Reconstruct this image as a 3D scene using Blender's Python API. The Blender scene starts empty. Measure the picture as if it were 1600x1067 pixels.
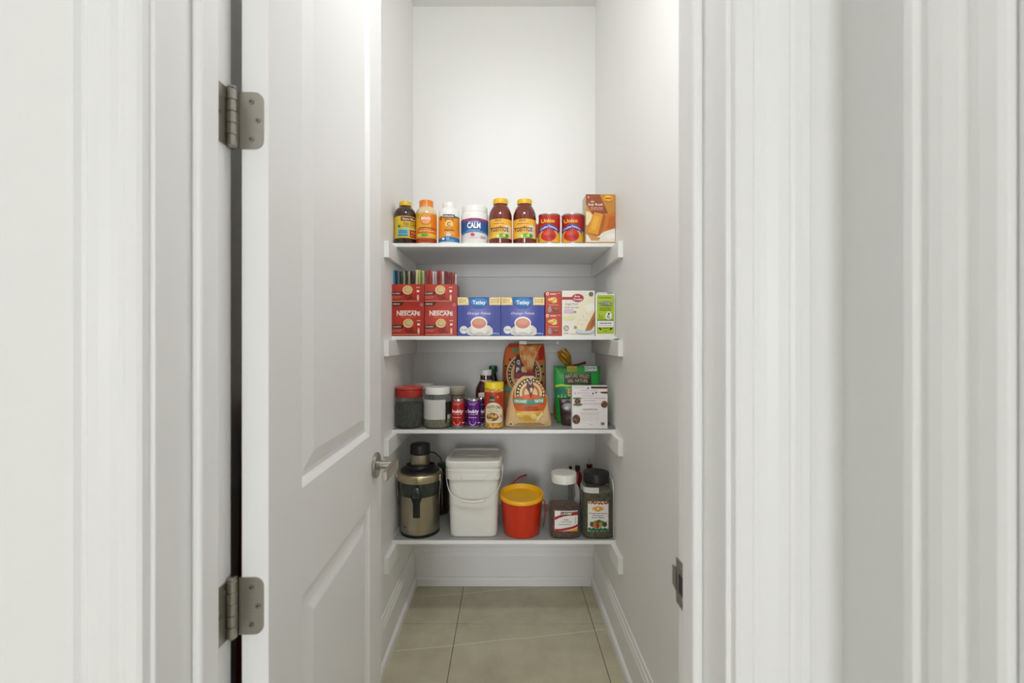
import bpy, bmesh, math, random
from mathutils import Vector
random.seed(7)
PI = math.pi
SC = bpy.context.scene
COL = SC.collection

# ------------------------------------------------------------------ camera, world, lights, exposure
F = 703.0                      # focal length in pixels of the 1600 px wide frame
VX, VY = 791.0, 532.0          # vanishing point of the pantry's depth lines
CZ = 1.279                     # camera height
cam = bpy.data.cameras.new('camera')
cam.sensor_width = 36.0
cam.lens = F / 1600.0 * 36.0
cam.shift_x = (800.0 - VX) / 1600.0
cam.shift_y = (VY - 533.5) / 1600.0
cam.clip_start = 0.02
cam.dof.use_dof = True
cam.dof.focus_distance = 1.95
cam.dof.aperture_fstop = 5.6
camo = bpy.data.objects.new('camera', cam)
camo.location = (0, 0, CZ)
camo.rotation_euler = (PI / 2, 0, 0)
COL.objects.link(camo)
SC.camera = camo

w = bpy.data.worlds.new('world'); SC.world = w; w.use_nodes = True
w.node_tree.nodes['Background'].inputs[0].default_value = (0.93, 0.97, 1.0, 1)
w.node_tree.nodes['Background'].inputs[1].default_value = 0.35

def area(name, loc, rot, sx, sy, power, col):
    l = bpy.data.lights.new(name, 'AREA'); l.shape = 'RECTANGLE'; l.size = sx; l.size_y = sy
    l.energy = power; l.color = col
    o = bpy.data.objects.new(name, l); o.location = loc; o.rotation_euler = rot
    COL.objects.link(o); return o
# daylight from behind the camera; the unseen window is added, shaped for the light
area('added_hall_daylight', (-0.42, -8.98, 1.55), (PI / 2, 0, 0), 1.5, 2.3, 174, (0.925, 0.952, 1.0))
# added unseen lamps: one brightens the hall, one above the door the pantry
area('added_hall_fill', (-0.95, -0.9, 3.0), (0, 0, 0), 0.5, 0.5, 3.5, (1.0, 0.985, 0.96))
area('added_pantry_fill', (-0.02, 0.68, 2.6), (PI * 0.25, 0, 0), 0.3, 0.15, 8.0, (1.0, 1.0, 0.975))
vs = SC.view_settings
vs.view_transform = 'Standard'; vs.look = 'None'; vs.gamma = 1.0; vs.use_curve_mapping = False
vs.exposure = 0.10
SC.cycles.diffuse_bounces = 8

# ------------------------------------------------------------------ helpers: colours and materials
def lin(c):
    r = []
    for v in c:
        v = v / 255.0
        r.append(v / 12.92 if v <= 0.04045 else ((v + 0.055) / 1.055) ** 2.4)
    return tuple(r) + (1.0,)
MC = {}
def mat(key, rough=0.5, metal=0.0, noise=0.0, nscale=30.0, col2=None, bump=0.0, bscale=80.0, coat=0.0, spec=0.5, stretch=None, sharp=None):
    """Procedural material. key = (r,g,b) sRGB; col2 mixes in by noise."""
    k = (tuple(key), rough, metal, noise, nscale, col2, bump, bscale, coat, spec, stretch, sharp)
    if k in MC: return MC[k]
    m = bpy.data.materials.new('paint_%d_%d_%d' % tuple(key)); m.use_nodes = True
    nt = m.node_tree; b = nt.nodes['Principled BSDF']
    b.inputs['Base Color'].default_value = lin(key)
    b.inputs['Roughness'].default_value = rough
    b.inputs['Metallic'].default_value = metal
    b.inputs['Specular IOR Level'].default_value = spec
    if coat: b.inputs['Coat Weight'].default_value = coat
    if col2 or noise or bump:
        tc = nt.nodes.new('ShaderNodeTexCoord'); src = tc.outputs['Object']
        if stretch:
            mp = nt.nodes.new('ShaderNodeMapping'); mp.inputs['Scale'].default_value = stretch
            nt.links.new(src, mp.inputs[0]); src = mp.outputs[0]
    if col2 or noise:
        n = nt.nodes.new('ShaderNodeTexNoise'); n.inputs['Scale'].default_value = nscale; n.inputs['Detail'].default_value = 4
        nt.links.new(src, n.inputs['Vector'])
        mx = nt.nodes.new('ShaderNodeMix'); mx.data_type = 'RGBA'
        c2 = col2 if col2 else tuple(max(0, v * (1 - noise)) for v in key)
        mx.inputs[6].default_value = lin(key); mx.inputs[7].default_value = lin(c2)
        fac = n.outputs['Fac']
        if sharp:
            cr = nt.nodes.new('ShaderNodeMapRange'); cr.inputs[1].default_value = 0.5 - sharp; cr.inputs[2].default_value = 0.5 + sharp
            nt.links.new(fac, cr.inputs[0]); fac = cr.outputs[0]
        nt.links.new(fac, mx.inputs[0]); nt.links.new(mx.outputs[2], b.inputs['Base Color'])
    if bump:
        n2 = nt.nodes.new('ShaderNodeTexNoise'); n2.inputs['Scale'].default_value = bscale; n2.inputs['Detail'].default_value = 3
        nt.links.new(src, n2.inputs['Vector'])
        bp = nt.nodes.new('ShaderNodeBump'); bp.inputs['Strength'].default_value = bump; bp.inputs['Distance'].default_value = 0.002
        nt.links.new(n2.outputs['Fac'], bp.inputs['Height']); nt.links.new(bp.outputs[0], b.inputs['Normal'])
    MC[k] = m; return m
def clear(name, tint=(255, 255, 255), alpha=0.12, rough=0.06):
    """thin clear plastic or glass: fresnel gloss over a tinted see-through sheet"""
    k = ('clear', name)
    if k in MC: return MC[k]
    m = bpy.data.materials.new(name); m.use_nodes = True; nt = m.node_tree
    b = nt.nodes['Principled BSDF']; b.inputs['Base Color'].default_value = lin(tint); b.inputs['Roughness'].default_value = rough
    tr = nt.nodes.new('ShaderNodeBsdfTransparent'); tr.inputs[0].default_value = lin(tint)
    fr = nt.nodes.new('ShaderNodeFresnel'); fr.inputs[0].default_value = 1.4
    ad = nt.nodes.new('ShaderNodeMath'); ad.operation = 'ADD'; ad.use_clamp = True; ad.inputs[1].default_value = alpha
    nt.links.new(fr.outputs[0], ad.inputs[0])
    mx = nt.nodes.new('ShaderNodeMixShader')
    nt.links.new(ad.outputs[0], mx.inputs[0]); nt.links.new(tr.outputs[0], mx.inputs[1]); nt.links.new(b.outputs[0], mx.inputs[2])
    nt.links.new(mx.outputs[0], nt.nodes['Material Output'].inputs[0])
    MC[k] = m; return m
def speckle(name, cols, scale=220.0, rough=0.8):
    """grains, seeds, crumbs: voronoi cells, each picks a colour of the ramp"""
    k = ('speckle', name)
    if k in MC: return MC[k]
    m = bpy.data.materials.new(name); m.use_nodes = True; nt = m.node_tree
    b = nt.nodes['Principled BSDF']; b.inputs['Roughness'].default_value = rough
    tc = nt.nodes.new('ShaderNodeTexCoord'); vo = nt.nodes.new('ShaderNodeTexVoronoi'); vo.inputs['Scale'].default_value = scale
    nt.links.new(tc.outputs['Object'], vo.inputs['Vector'])
    se = nt.nodes.new('ShaderNodeSeparateColor'); nt.links.new(vo.outputs['Color'], se.inputs[0])
    r = nt.nodes.new('ShaderNodeValToRGB'); r.color_ramp.interpolation = 'CONSTANT'
    e = r.color_ramp.elements
    e[0].color = lin(cols[0]); e[1].position = 1.0 / len(cols); e[1].color = lin(cols[1])
    for i in range(2, len(cols)):
        q = e.new(i / len(cols)); q.color = lin(cols[i])
    nt.links.new(se.outputs[0], r.inputs[0]); nt.links.new(r.outputs[0], b.inputs['Base Color'])
    bp = nt.nodes.new('ShaderNodeBump'); bp.inputs['Strength'].default_value = 0.5; bp.inputs['Distance'].default_value = 0.002
    nt.links.new(vo.outputs['Distance'], bp.inputs['Height']); nt.links.new(bp.outputs[0], b.inputs['Normal'])
    MC[k] = m; return m
def radial(name, c_in, c_out, centre, radius, power=1.0, rough=0.4, scale=(1, 1, 1)):
    """printed card with a soft printed glow: colour runs from c_in to c_out around a point of the object"""
    k = ('radial', name)
    if k in MC: return MC[k]
    m = bpy.data.materials.new(name); m.use_nodes = True; nt = m.node_tree
    b = nt.nodes['Principled BSDF']; b.inputs['Roughness'].default_value = rough
    tc = nt.nodes.new('ShaderNodeTexCoord'); mp = nt.nodes.new('ShaderNodeVectorMath'); mp.operation = 'SUBTRACT'
    mp.inputs[1].default_value = centre
    sc = nt.nodes.new('ShaderNodeVectorMath'); sc.operation = 'MULTIPLY'; sc.inputs[1].default_value = scale
    ln = nt.nodes.new('ShaderNodeVectorMath'); ln.operation = 'LENGTH'
    nt.links.new(tc.outputs['Object'], mp.inputs[0]); nt.links.new(mp.outputs[0], sc.inputs[0]); nt.links.new(sc.outputs[0], ln.inputs[0])
    mr = nt.nodes.new('ShaderNodeMapRange'); mr.inputs[2].default_value = radius; mr.interpolation_type = 'SMOOTHSTEP'
    nt.links.new(ln.outputs['Value'], mr.inputs[0])
    mx = nt.nodes.new('ShaderNodeMix'); mx.data_type = 'RGBA'; mx.inputs[6].default_value = lin(c_in); mx.inputs[7].default_value = lin(c_out)
    nt.links.new(mr.outputs[0], mx.inputs[0]); nt.links.new(mx.outputs[2], b.inputs['Base Color'])
    MC[k] = m; return m

# ------------------------------------------------------------------ helpers: meshes
class G:
    """collects faces; build() links them as ONE mesh object"""
    def __init__(s): s.v = []; s.f = []; s.mi = []; s.m = []
    def slot(s, m):
        if m not in s.m: s.m.append(m)
        return s.m.index(m)
    def add(s, vs, fs, m=None):
        o = len(s.v); s.v += [tuple(p) for p in vs]
        i = s.slot(m) if m else 0
        for f in fs: s.f.append(tuple(o + k for k in f)); s.mi.append(i)
        return s
    def box(s, x0, x1, y0, y1, z0, z1, m=None):
        v = [(x, y, z) for z in (z0, z1) for y in (y0, y1) for x in (x0, x1)]
        return s.add(v, [(0, 2, 3, 1), (4, 5, 7, 6), (0, 1, 5, 4), (2, 6, 7, 3), (0, 4, 6, 2), (1, 3, 7, 5)], m)
    def lathe(s, prof, n=32, m=None, c=(0, 0), cap0=True, cap1=True, sx=1.0, sy=1.0, pw=2.0):
        """prof = [(r,z)...]; pw > 2 gives rounded-square cross sections"""
        v = []
        for r, z in prof:
            for i in range(n):
                a = 2 * PI * i / n; ca, sa = math.cos(a), math.sin(a)
                x = math.copysign(abs(ca) ** (2 / pw), ca); y = math.copysign(abs(sa) ** (2 / pw), sa)
                v.append((c[0] + r * x * sx, c[1] + r * y * sy, z))
        f = []
        for k in range(len(prof) - 1):
            for i in range(n):
                j = (i + 1) % n
                f.append((k * n + i, k * n + j, (k + 1) * n + j, (k + 1) * n + i))
        if cap0: f.append(tuple(reversed(range(n))))
        if cap1: f.append(tuple((len(prof) - 1) * n + i for i in range(n)))
        return s.add(v, f, m)
    def tube(s, pts, r, n=8, m=None, closed=False, flat=1.0):
        pts = [Vector(p) for p in pts]; N = len(pts); v = []
        rr = r if isinstance(r, (list, tuple)) else [r] * N
        up = Vector((0, 0, 1)); prev = None
        for i, p in enumerate(pts):
            t = (pts[(i + 1) % N] - pts[i - 1]) if closed else (pts[min(i + 1, N - 1)] - pts[max(i - 1, 0)])
            t.normalize()
            a = prev - t * prev.dot(t) if prev is not None else up.cross(t)
            if a.length < 1e-4: a = Vector((1, 0, 0)).cross(t)
            a.normalize(); b = t.cross(a); prev = a
            for k in range(n):
                q = 2 * PI * k / n
                v.append(p + a * (math.cos(q) * rr[i]) + b * (math.sin(q) * rr[i] * flat))
        f = []
        for i in range(N if closed else N - 1):
            for k in range(n):
                f.append((i * n + k, i * n + (k + 1) % n, ((i + 1) % N) * n + (k + 1) % n, ((i + 1) % N) * n + k))
        if not closed: f += [tuple(reversed(range(n))), tuple((N - 1) * n + k for k in range(n))]
        return s.add(v, f, m)
    def prism(s, pts, y0, y1, m=None, axis='y'):
        """polygon in (x,z) extruded along y; or (x,y) along z; or (y,z) along x"""
        def P(a, b, c): return (a, c, b) if axis == 'y' else ((a, b, c) if axis == 'z' else (c, a, b))
        n = len(pts)
        v = [P(a, b, y0) for a, b in pts] + [P(a, b, y1) for a, b in pts]
        f = [tuple(range(n)), tuple(reversed(range(n, 2 * n)))] + [(i, (i + 1) % n + 0, (i + 1) % n + n, i + n) for i in range(n)]
        return s.add(v, f, m)
    def grid(s, fn, nu, nv, m=None, wrapu=False):
        v = [fn(i / nu, j / nv) for j in range(nv + 1) for i in range(nu + (0 if wrapu else 1))]
        w_ = nu if wrapu else nu + 1
        f = [(j * w_ + i, j * w_ + (i + 1) % w_, (j + 1) * w_ + (i + 1) % w_, (j + 1) * w_ + i) for j in range(nv) for i in range(nu)]
        return s.add(v, f, m)
    def build(s, name, m=None, parent=None, smooth=False, bevel=0.0, seg=2, recalc=True, loc=None, rz=0.0):
        me = bpy.data.meshes.new(name); me.from_pydata(s.v, [], s.f); me.update()
        bm = bmesh.new(); bm.from_mesh(me)
        if recalc: bmesh.ops.recalc_face_normals(bm, faces=bm.faces)
        for i, fc in enumerate(bm.faces): fc.smooth = bool(smooth)
        bm.to_mesh(me); bm.free()
        if s.m:
            for q in s.m: me.materials.append(q)
            me.polygons.foreach_set('material_index', s.mi)
        else: me.materials.append(m)
        if smooth and smooth is not True: me.set_sharp_from_angle(angle=math.radians(smooth))
        o = bpy.data.objects.new(name, me); COL.objects.link(o)
        if parent: o.parent = parent
        if loc: o.location = loc
        if rz: o.rotation_euler = (0, 0, rz)
        if bevel:
            b = o.modifiers.new('bevel', 'BEVEL'); b.width = bevel; b.segments = seg; b.limit_method = 'ANGLE'; b.angle_limit = 0.6
        return o
def thing(name, label, cat, loc, rz=0.0, group=None):
    o = bpy.data.objects.new(name, None); o.empty_display_size = 0.05; COL.objects.link(o)
    o.location = loc; o.rotation_euler = (0, 0, rz); o['label'] = label; o['category'] = cat
    if group: o['group'] = group
    return o
def struct(o):
    o['kind'] = 'structure'; return o
def sempty(name, loc=(0, 0, 0), rz=0.0):
    o = bpy.data.objects.new(name, None); COL.objects.link(o); o.location = loc; o.rotation_euler = (0, 0, rz); return struct(o)
# photo measure -> metres at a depth
def X(px, D): return (px - VX) * D / F
def Z(py, D): return CZ + (VY - py) * D / F

# ---- flat print: every shape is laid on a surface  surf(x, z, offset) -> local point
TX = {}
def textmesh(t, bold, shear):
    k = (t, bold, shear)
    if k not in TX:
        c = bpy.data.curves.new('t', 'FONT'); c.body = t; c.resolution_u = 2; c.offset = bold; c.shear = shear
        o = bpy.data.objects.new('t', c); me = bpy.data.meshes.new_from_object(o)
        bm = bmesh.new(); bm.from_mesh(me); bmesh.ops.triangulate(bm, faces=bm.faces)
        for _ in range(2):
            le = [e for e in bm.edges if e.calc_length() > 0.3]
            if le: bmesh.ops.subdivide_edges(bm, edges=le, cuts=1); bmesh.ops.triangulate(bm, faces=bm.faces)
        bm.to_mesh(me); bm.free()
        vs = [v.co.copy() for v in me.vertices]; fs = [tuple(p.vertices) for p in me.polygons]
        x0 = min(v.x for v in vs); x1 = max(v.x for v in vs); y0 = min(v.y for v in vs); y1 = max(v.y for v in vs)
        TX[k] = ([((v.x - x0) / (x1 - x0) - 0.5, (v.y - y0) / (y1 - y0) - 0.5) for v in vs], fs)
        bpy.data.objects.remove(o); bpy.data.curves.remove(c); bpy.data.meshes.remove(me)
    return TX[k]
class Print:
    """shapes in photo pixels (px,py) of a front surface at depth D; cx = px of the thing's middle, zb = z of its base"""
    def __init__(s, D, cx, zb, surf, step=0.00009, start=0.0003):
        s.D = D; s.k = D / F; s.cx = cx; s.zb = zb; s.surf = surf; s.g = G(); s.i = 0; s.step = step; s.start = start
    def L(s, px, py): return ((px - s.cx) * s.k, Z(py, s.D) - s.zb)
    def _off(s): s.i += 1; return s.start + s.step * s.i
    def band(s, cols, col, rough=0.45):
        """cols = [(px, py_low, py_high)...] strips side by side"""
        o = s._off(); v = []; f = []; c2 = []
        for (a, l0, h0), (b, l1, h1) in zip(cols, cols[1:]):
            n = max(1, int(math.ceil(abs(b - a) / 1.5)))
            for i in range(n): q = i / n; c2.append((a + (b - a) * q, l0 + (l1 - l0) * q, h0 + (h1 - h0) * q))
        cols = c2 + [cols[-1]]
        for px, a, b in cols:
            for q in (a, b): x, z = s.L(px, q); v.append(s.surf(x, z, o))
        for i in range(len(cols) - 1): f.append((2 * i, 2 * i + 2, 2 * i + 3, 2 * i + 1))
        s.g.add(v, f, mat(col, rough) if isinstance(col, tuple) else col); return s
    def r(s, x0, y0, x1, y1, col, rough=0.45):
        n = max(1, int((x1 - x0) / 2.5))
        return s.band([(x0 + (x1 - x0) * i / n, y1, y0) for i in range(n + 1)], col, rough)
    def e(s, cx, cy, rx, ry, col, n=14, lo=-1, hi=1, rough=0.45):
        cols = []
        for i in range(n + 1):
            a = -math.cos(PI * i / n); h = math.sqrt(max(0, 1 - a * a)) * ry
            cols.append((cx + a * rx, cy + h * hi, cy + h * lo * 1.0))
        return s.band(cols, col, rough)
    def ring(s, cx, cy, rx, ry, w, col, a0=0, a1=360, n=24):
        o = s._off(); v = []; f = []
        for i in range(n + 1):
            a = math.radians(a0 + (a1 - a0) * i / n)
            for q in (1, 1 - w / rx):
                x, z = s.L(cx + rx * q * math.cos(a), cy - ry * q * math.sin(a)); v.append(s.surf(x, z, o))
        f = [(2 * i, 2 * i + 2, 2 * i + 3, 2 * i + 1) for i in range(n)]
        s.g.add(v, f, mat(col, 0.45)); return s
    def p(s, pts, col, rough=0.45):
        o = s._off(); s.g.add([s.surf(*s.L(*q), o) for q in pts], [tuple(range(len(pts)))], mat(col, rough) if isinstance(col, tuple) else col); return s
    def line(s, pts, w, col):
        o = s._off()
        for (ax, ay), (bx, by) in zip(pts, pts[1:]):
            d = math.hypot(bx - ax, by - ay) or 1; nx, ny = -(by - ay) / d * w / 2, (bx - ax) / d * w / 2
            q = [(ax + nx, ay + ny), (bx + nx, by + ny), (bx - nx, by - ny), (ax - nx, ay - ny)]
            s.g.add([s.surf(*s.L(*t), o) for t in q], [(0, 1, 2, 3)], mat(col, 0.45))
        return s
    def t(s, text, cx, cy, w_, h, col, bold=0.0, shear=0.0, bend=0.0, tilt=0.0):
        """text fitted to w_ x h px; bend = px rise of the middle over the ends; tilt = px rise from left to right"""
        vs_, fs = textmesh(text, round(bold * 0.6, 4), shear); o = s._off(); out = []
        for a, b in vs_:
            out.append(s.surf(*s.L(cx + a * w_, cy - b * h - bend * (1 - 4 * a * a) - tilt * a), o))
        s.g.add(out, fs, mat(col, 0.45)); return s
    def greek(s, x0, x1, y, h, col, seed=1):
        """a line of print too small to read: short word-like dashes"""
        rnd = random.Random(seed); x = x0
        while x < x1 - 0.5:
            l = min(x1 - x, rnd.uniform(1.2, 3.2)); s.r(x, y - h / 2, x + l, y + h / 2, col); s.i -= 1; x += l + 0.55
        s.i += 1; return s
    def build(s, parent, name='label_print'):
        return s.g.build(name, None, parent, recalc=False)
def flat(yf): return lambda x, z, o: (x, yf - o, z)
def cyl(R): return lambda x, z, o: (max(-R * .995, min(R * .995, x)), -math.sqrt(max((R + o) ** 2 - min(abs(x), R * .995) ** 2, 0)), z)

# ------------------------------------------------------------------ measures of the place
XL, XR = -0.490, 0.468        # pantry side walls
DB = 2.368                    # pantry back wall
CEIL = 3.037
D1, D0 = 0.60, 0.47           # pantry face / hall face of the partition with the door
JL, JR = -0.367, 0.2296       # door opening
HEAD = 2.46
XH = 0.352                    # hall wall on the right, coming towards the camera
FS = 1.92                     # front edge of the shelves
T_ = 0.016
SH = [Z(379.8, FS), Z(525.0, FS), Z(671.5, FS), Z(844.5, FS)]    # shelf tops

WALL = mat((241, 241, 240), 0.62, noise=0.012, nscale=3.0, bump=0.05, bscale=160.0)
CEILM = mat((232, 232, 230), 0.8, bump=0.1, bscale=120.0)
TRIM = mat((243, 243, 243), 0.42, noise=0.015, nscale=2.0)
DOORM = mat((240, 240, 240), 0.40, bump=0.03, bscale=240.0, stretch=(6, 6, 0.4))
SHELFM = mat((241, 241, 239), 0.45, noise=0.015, nscale=4.0)
NICKEL = mat((176, 172, 162), 0.32, 1.0, noise=0.06, nscale=60.0, stretch=(1, 1, 8))
STEEL = mat((190, 180, 158), 0.3, 1.0, noise=0.08, nscale=40.0, stretch=(30, 30, 0.6))
BLACK = mat((24, 25, 27), 0.38, noise=0.1)
HOLESHADE = mat((40, 38, 36), 0.6)  # dark colour standing in for the shade inside holes
GROUT = mat((120, 112, 98), 0.9, noise=0.1)

# ------------------------------------------------------------------ shell
def wallbox(name, *b, m=WALL):
    return struct(G().box(*b).build(name, m))
floor = struct(G().box(-1.4, 1.2, -9.1, 2.6, -0.10, -0.003).build('floor', GROUT))
wallbox('ceiling', -1.4, 1.2, -9.1, 2.6, CEIL, CEIL + 0.1, m=CEILM)
wallbox('wall_back', XL - 0.1, XR + 0.1, DB, DB + 0.1, -0.003, CEIL)
wallbox('wall_left', XL - 0.1, XL, D1, DB, -0.003, CEIL)
wallbox('wall_right', XR, XR + 0.1, D1, DB, -0.003, CEIL)
fr = 0.019
g = G()
g.box(-1.4, JL - fr, D0, D1, -0.003, CEIL); g.box(JR + fr, 1.2, D0, D1, -0.003, CEIL); g.box(JL - fr, JR + fr, D0, D1, HEAD + fr, CEIL)
struct(g.build('wall_front', WALL))
wallbox('wall_hall_right', XH, XH + 0.1, -9.1, D0, -0.003, CEIL)
wallbox('wall_hall_left', -1.4, -1.3, -9.1, D0, -0.003, CEIL)
g = G()  # far end of the hall around the window opening added for the daylight
g.box(-1.3, -1.17, -9.1, -9.0, -0.003, CEIL).box(0.33, XH, -9.1, -9.0, -0.003, CEIL).box(-1.17, 0.33, -9.1, -9.0, -0.003, 0.4).box(-1.17, 0.33, -9.1, -9.0, 2.7, CEIL)
struct(g.build('wall_hall_far', WALL))

# floor tiles (0.61 m), joints through x = -0.222 and y = 2.034
def tile_mat():
    m = bpy.data.materials.new('beige_marble_tile'); m.use_nodes = True; nt = m.node_tree; b = nt.nodes['Principled BSDF']
    b.inputs['Roughness'].default_value = 0.42
    ge = nt.nodes.new('ShaderNodeNewGeometry')
    n1 = nt.nodes.new('ShaderNodeTexNoise'); n1.inputs['Scale'].default_value = 5; n1.inputs['Detail'].default_value = 9; n1.inputs['Roughness'].default_value = 0.65
    nt.links.new(ge.outputs['Position'], n1.inputs['Vector'])
    r1 = nt.nodes.new('ShaderNodeValToRGB'); e = r1.color_ramp.elements
    e[0].position = 0.3; e[0].color = lin((184, 177, 152)); e[1].position = 0.72; e[1].color = lin((212, 206, 182))
    nt.links.new(n1.outputs['Fac'], r1.inputs[0])
    # thin pale veins: distorted diagonal wave, broken up by noise
    mp = nt.nodes.new('ShaderNodeMapping'); mp.inputs['Rotation'].default_value = (0, 0, -0.45); mp.inputs['Scale'].default_value = (0.35, 1.0, 1.0)
    nt.links.new(ge.outputs['Position'], mp.inputs[0])
    wv = nt.nodes.new('ShaderNodeTexWave'); wv.wave_profile = 'SAW'; wv.bands_direction = 'Y'; wv.inputs['Scale'].default_value = 0.9; wv.inputs['Distortion'].default_value = 1.6; wv.inputs['Detail'].default_value = 4; wv.inputs['Detail Scale'].default_value = 1.4
    nt.links.new(mp.outputs[0], wv.inputs['Vector'])
    r2 = nt.nodes.new('ShaderNodeValToRGB'); q = r2.color_ramp.elements; q[0].position = 0.978; q[0].color = (0, 0, 0, 1); q[1].position = 0.995; q[1].color = (0.9, 0.9, 0.9, 1)
    nt.links.new(wv.outputs['Fac'], r2.inputs[0])
    mx = nt.nodes.new('ShaderNodeMix'); mx.data_type = 'RGBA'; mx.inputs[7].default_value = lin((226, 220, 204))
    nt.links.new(r2.outputs[0], mx.inputs[0]); nt.links.new(r1.outputs[0], mx.inputs[6]); nt.links.new(mx.outputs[2], b.inputs['Base Color'])
    return m
TILE = tile_mat()
def tiles(x0, x1, y0, y1):
    s = 0.613; j = 0.0013
    i0 = math.floor((x0 + 0.222) / s); k0 = math.floor((y0 - 2.034) / s)
    i = i0
    while -0.222 + i * s < x1:
        k = k0
        while 2.034 + k * s < y1:
            a, b = max(x0, -0.222 + i * s + j), min(x1, -0.222 + (i + 1) * s - j)
            c, d = max(y0, 2.034 + k * s + j), min(y1, 2.034 + (k + 1) * s - j)
            if b - a > 0.01 and d - c > 0.01:
                G().box(a, b, c, d, -0.0029, 0.0).build('floor_tile', TILE, floor, bevel=0.0008, seg=1)
            k += 1
        i += 1
tiles(XL, XR, D1, DB); tiles(JL, JR, D0, D1); tiles(-1.3, XH, -9.0, D0)

# baseboards of the pantry: tall board with a moulded top and a shoe strip
def baseboard(name, L, loc, rz):
    root = sempty(name, loc, rz)
    prof = [(0, 0.0), (-0.014, 0.0), (-0.014, 0.152), (-0.011, 0.160), (-0.0095, 0.170), (-0.006, 0.176), (-0.004, 0.190), (0, 0.190)]
    G().prism(prof, -L / 2, L / 2, axis='x').build('board', TRIM, root)
    sh = [(-0.014, 0.0), (-0.0255, 0.0), (-0.0255, 0.034), (-0.022, 0.041), (-0.018, 0.045), (-0.014, 0.046)]
    G().prism(sh, -L / 2, L / 2, axis='x').build('shoe_moulding', TRIM, root)
baseboard('baseboard_back', XR - XL, ((XL + XR) / 2, DB, 0), 0)
baseboard('baseboard_left', DB - D1 - 0.026, (XL, (DB + D1) / 2 - 0.013, 0), PI / 2)
baseboard('baseboard_right', DB - D1 - 0.026, (XR, (DB + D1) / 2 - 0.013, 0), -PI / 2)

# door frame: jambs with stops, strike plate, head
frame = sempty('trim_frame')
SD0, SD1 = 0.523, 0.558       # the stop strip
G().box(JL - fr, JL, D0, D1, 0, HEAD).build('hinge_jamb', TRIM, frame, bevel=0.001)
G().box(JR, JR + fr, D0, D1, 0, HEAD).build('strike_jamb', TRIM, frame, bevel=0.001)
G().box(JL - fr, JR + fr, D0, D1, HEAD, HEAD + fr).build('head_jamb', TRIM, frame, bevel=0.001)
for a, b in ((JL, JL + 0.012), (JR - 0.012, JR)):
    G().box(a, b, SD0, SD1, 0, HEAD).build('door_stop', TRIM, frame, bevel=0.004, seg=3)
G().box(JL + 0.012, JR - 0.012, SD0, SD1, HEAD - 0.012, HEAD).build('door_stop', TRIM, frame, bevel=0.004, seg=3)
zst = Z(907, 0.6)
sp = G().prism([(0.570, zst - 0.030), (0.604, zst - 0.030), (0.604, zst + 0.030), (0.570, zst + 0.030)], JR - 0.0016, JR - 0.0001, axis='x')
sp.prism([(0.6015, zst - 0.017), (0.618, zst - 0.013), (0.618, zst + 0.013), (0.6015, zst + 0.017)], JR - 0.0016, JR - 0.0001, axis='x')
so = sp.build('strike_plate', NICKEL, frame)
for q in (-0.022, 0.022):
    G().tube([(JR - 0.0026, 0.586, zst + q), (JR - 0.0014, 0.586, zst + q)], 0.0035, 10).build('screw', NICKEL, so)
G().box(JR - 0.0021, JR - 0.0017, 0.578, 0.594, zst - 0.012, zst + 0.012).build('latch_hole_shade', HOLESHADE, so)  # dark patch on the plate, painting in the shade of the latch hole

# casings: moulded profile, w across from the opening edge, d proud of the wall
CASE = [(0.0, 0.0), (0.0, 0.010), (0.004, 0.0125), (0.016, 0.0125), (0.0185, 0.0105), (0.024, 0.0105), (0.030, 0.0135), (0.040, 0.0160), (0.050, 0.0165), (0.0545, 0.0135), (0.0575, 0.0150), (0.062, 0.0190), (0.070, 0.0190), (0.072, 0.0170), (0.072, 0.0)]
def casing(name, x, sgn, z0=0.0, z1=HEAD + 0.076):
    pts = [(x + sgn * a, D0 - d) for a, d in CASE]
    return struct(G().prism(pts, z0, z1, axis='z').build(name, TRIM))
casing('trim_1', JL - 0.005, -1); casing('trim_2', JR + 0.005, 1)
g = G().prism([(D0 - d, HEAD + 0.005 + a) for a, d in CASE], JL - 0.005, JR + 0.005, axis='x'); struct(g.build('trim_3', TRIM))
# casing of the next opening, on the hall wall that runs towards the camera
pts = [(XH - d, 0.379 - 0.072 + a) for a, d in CASE]
struct(G().prism(pts, 0, HEAD + 0.076, axis='z').build('trim_4', TRIM))
pts = [(XH - d, -0.62 - a) for a, d in CASE]
struct(G().prism(pts, 0, HEAD + 0.076, axis='z').build('trim_5', TRIM))
g = G().prism([(XH - d, HEAD + 0.005 + a) for a, d in CASE], -0.62, 0.307, axis='y'); struct(g.build('trim_6', TRIM))
d2 = sempty('door_2')
G().box(XH - 0.004, XH - 0.0005, -0.62, 0.305, 0.005, HEAD).build('door_slab', DOORM, d2)

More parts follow.
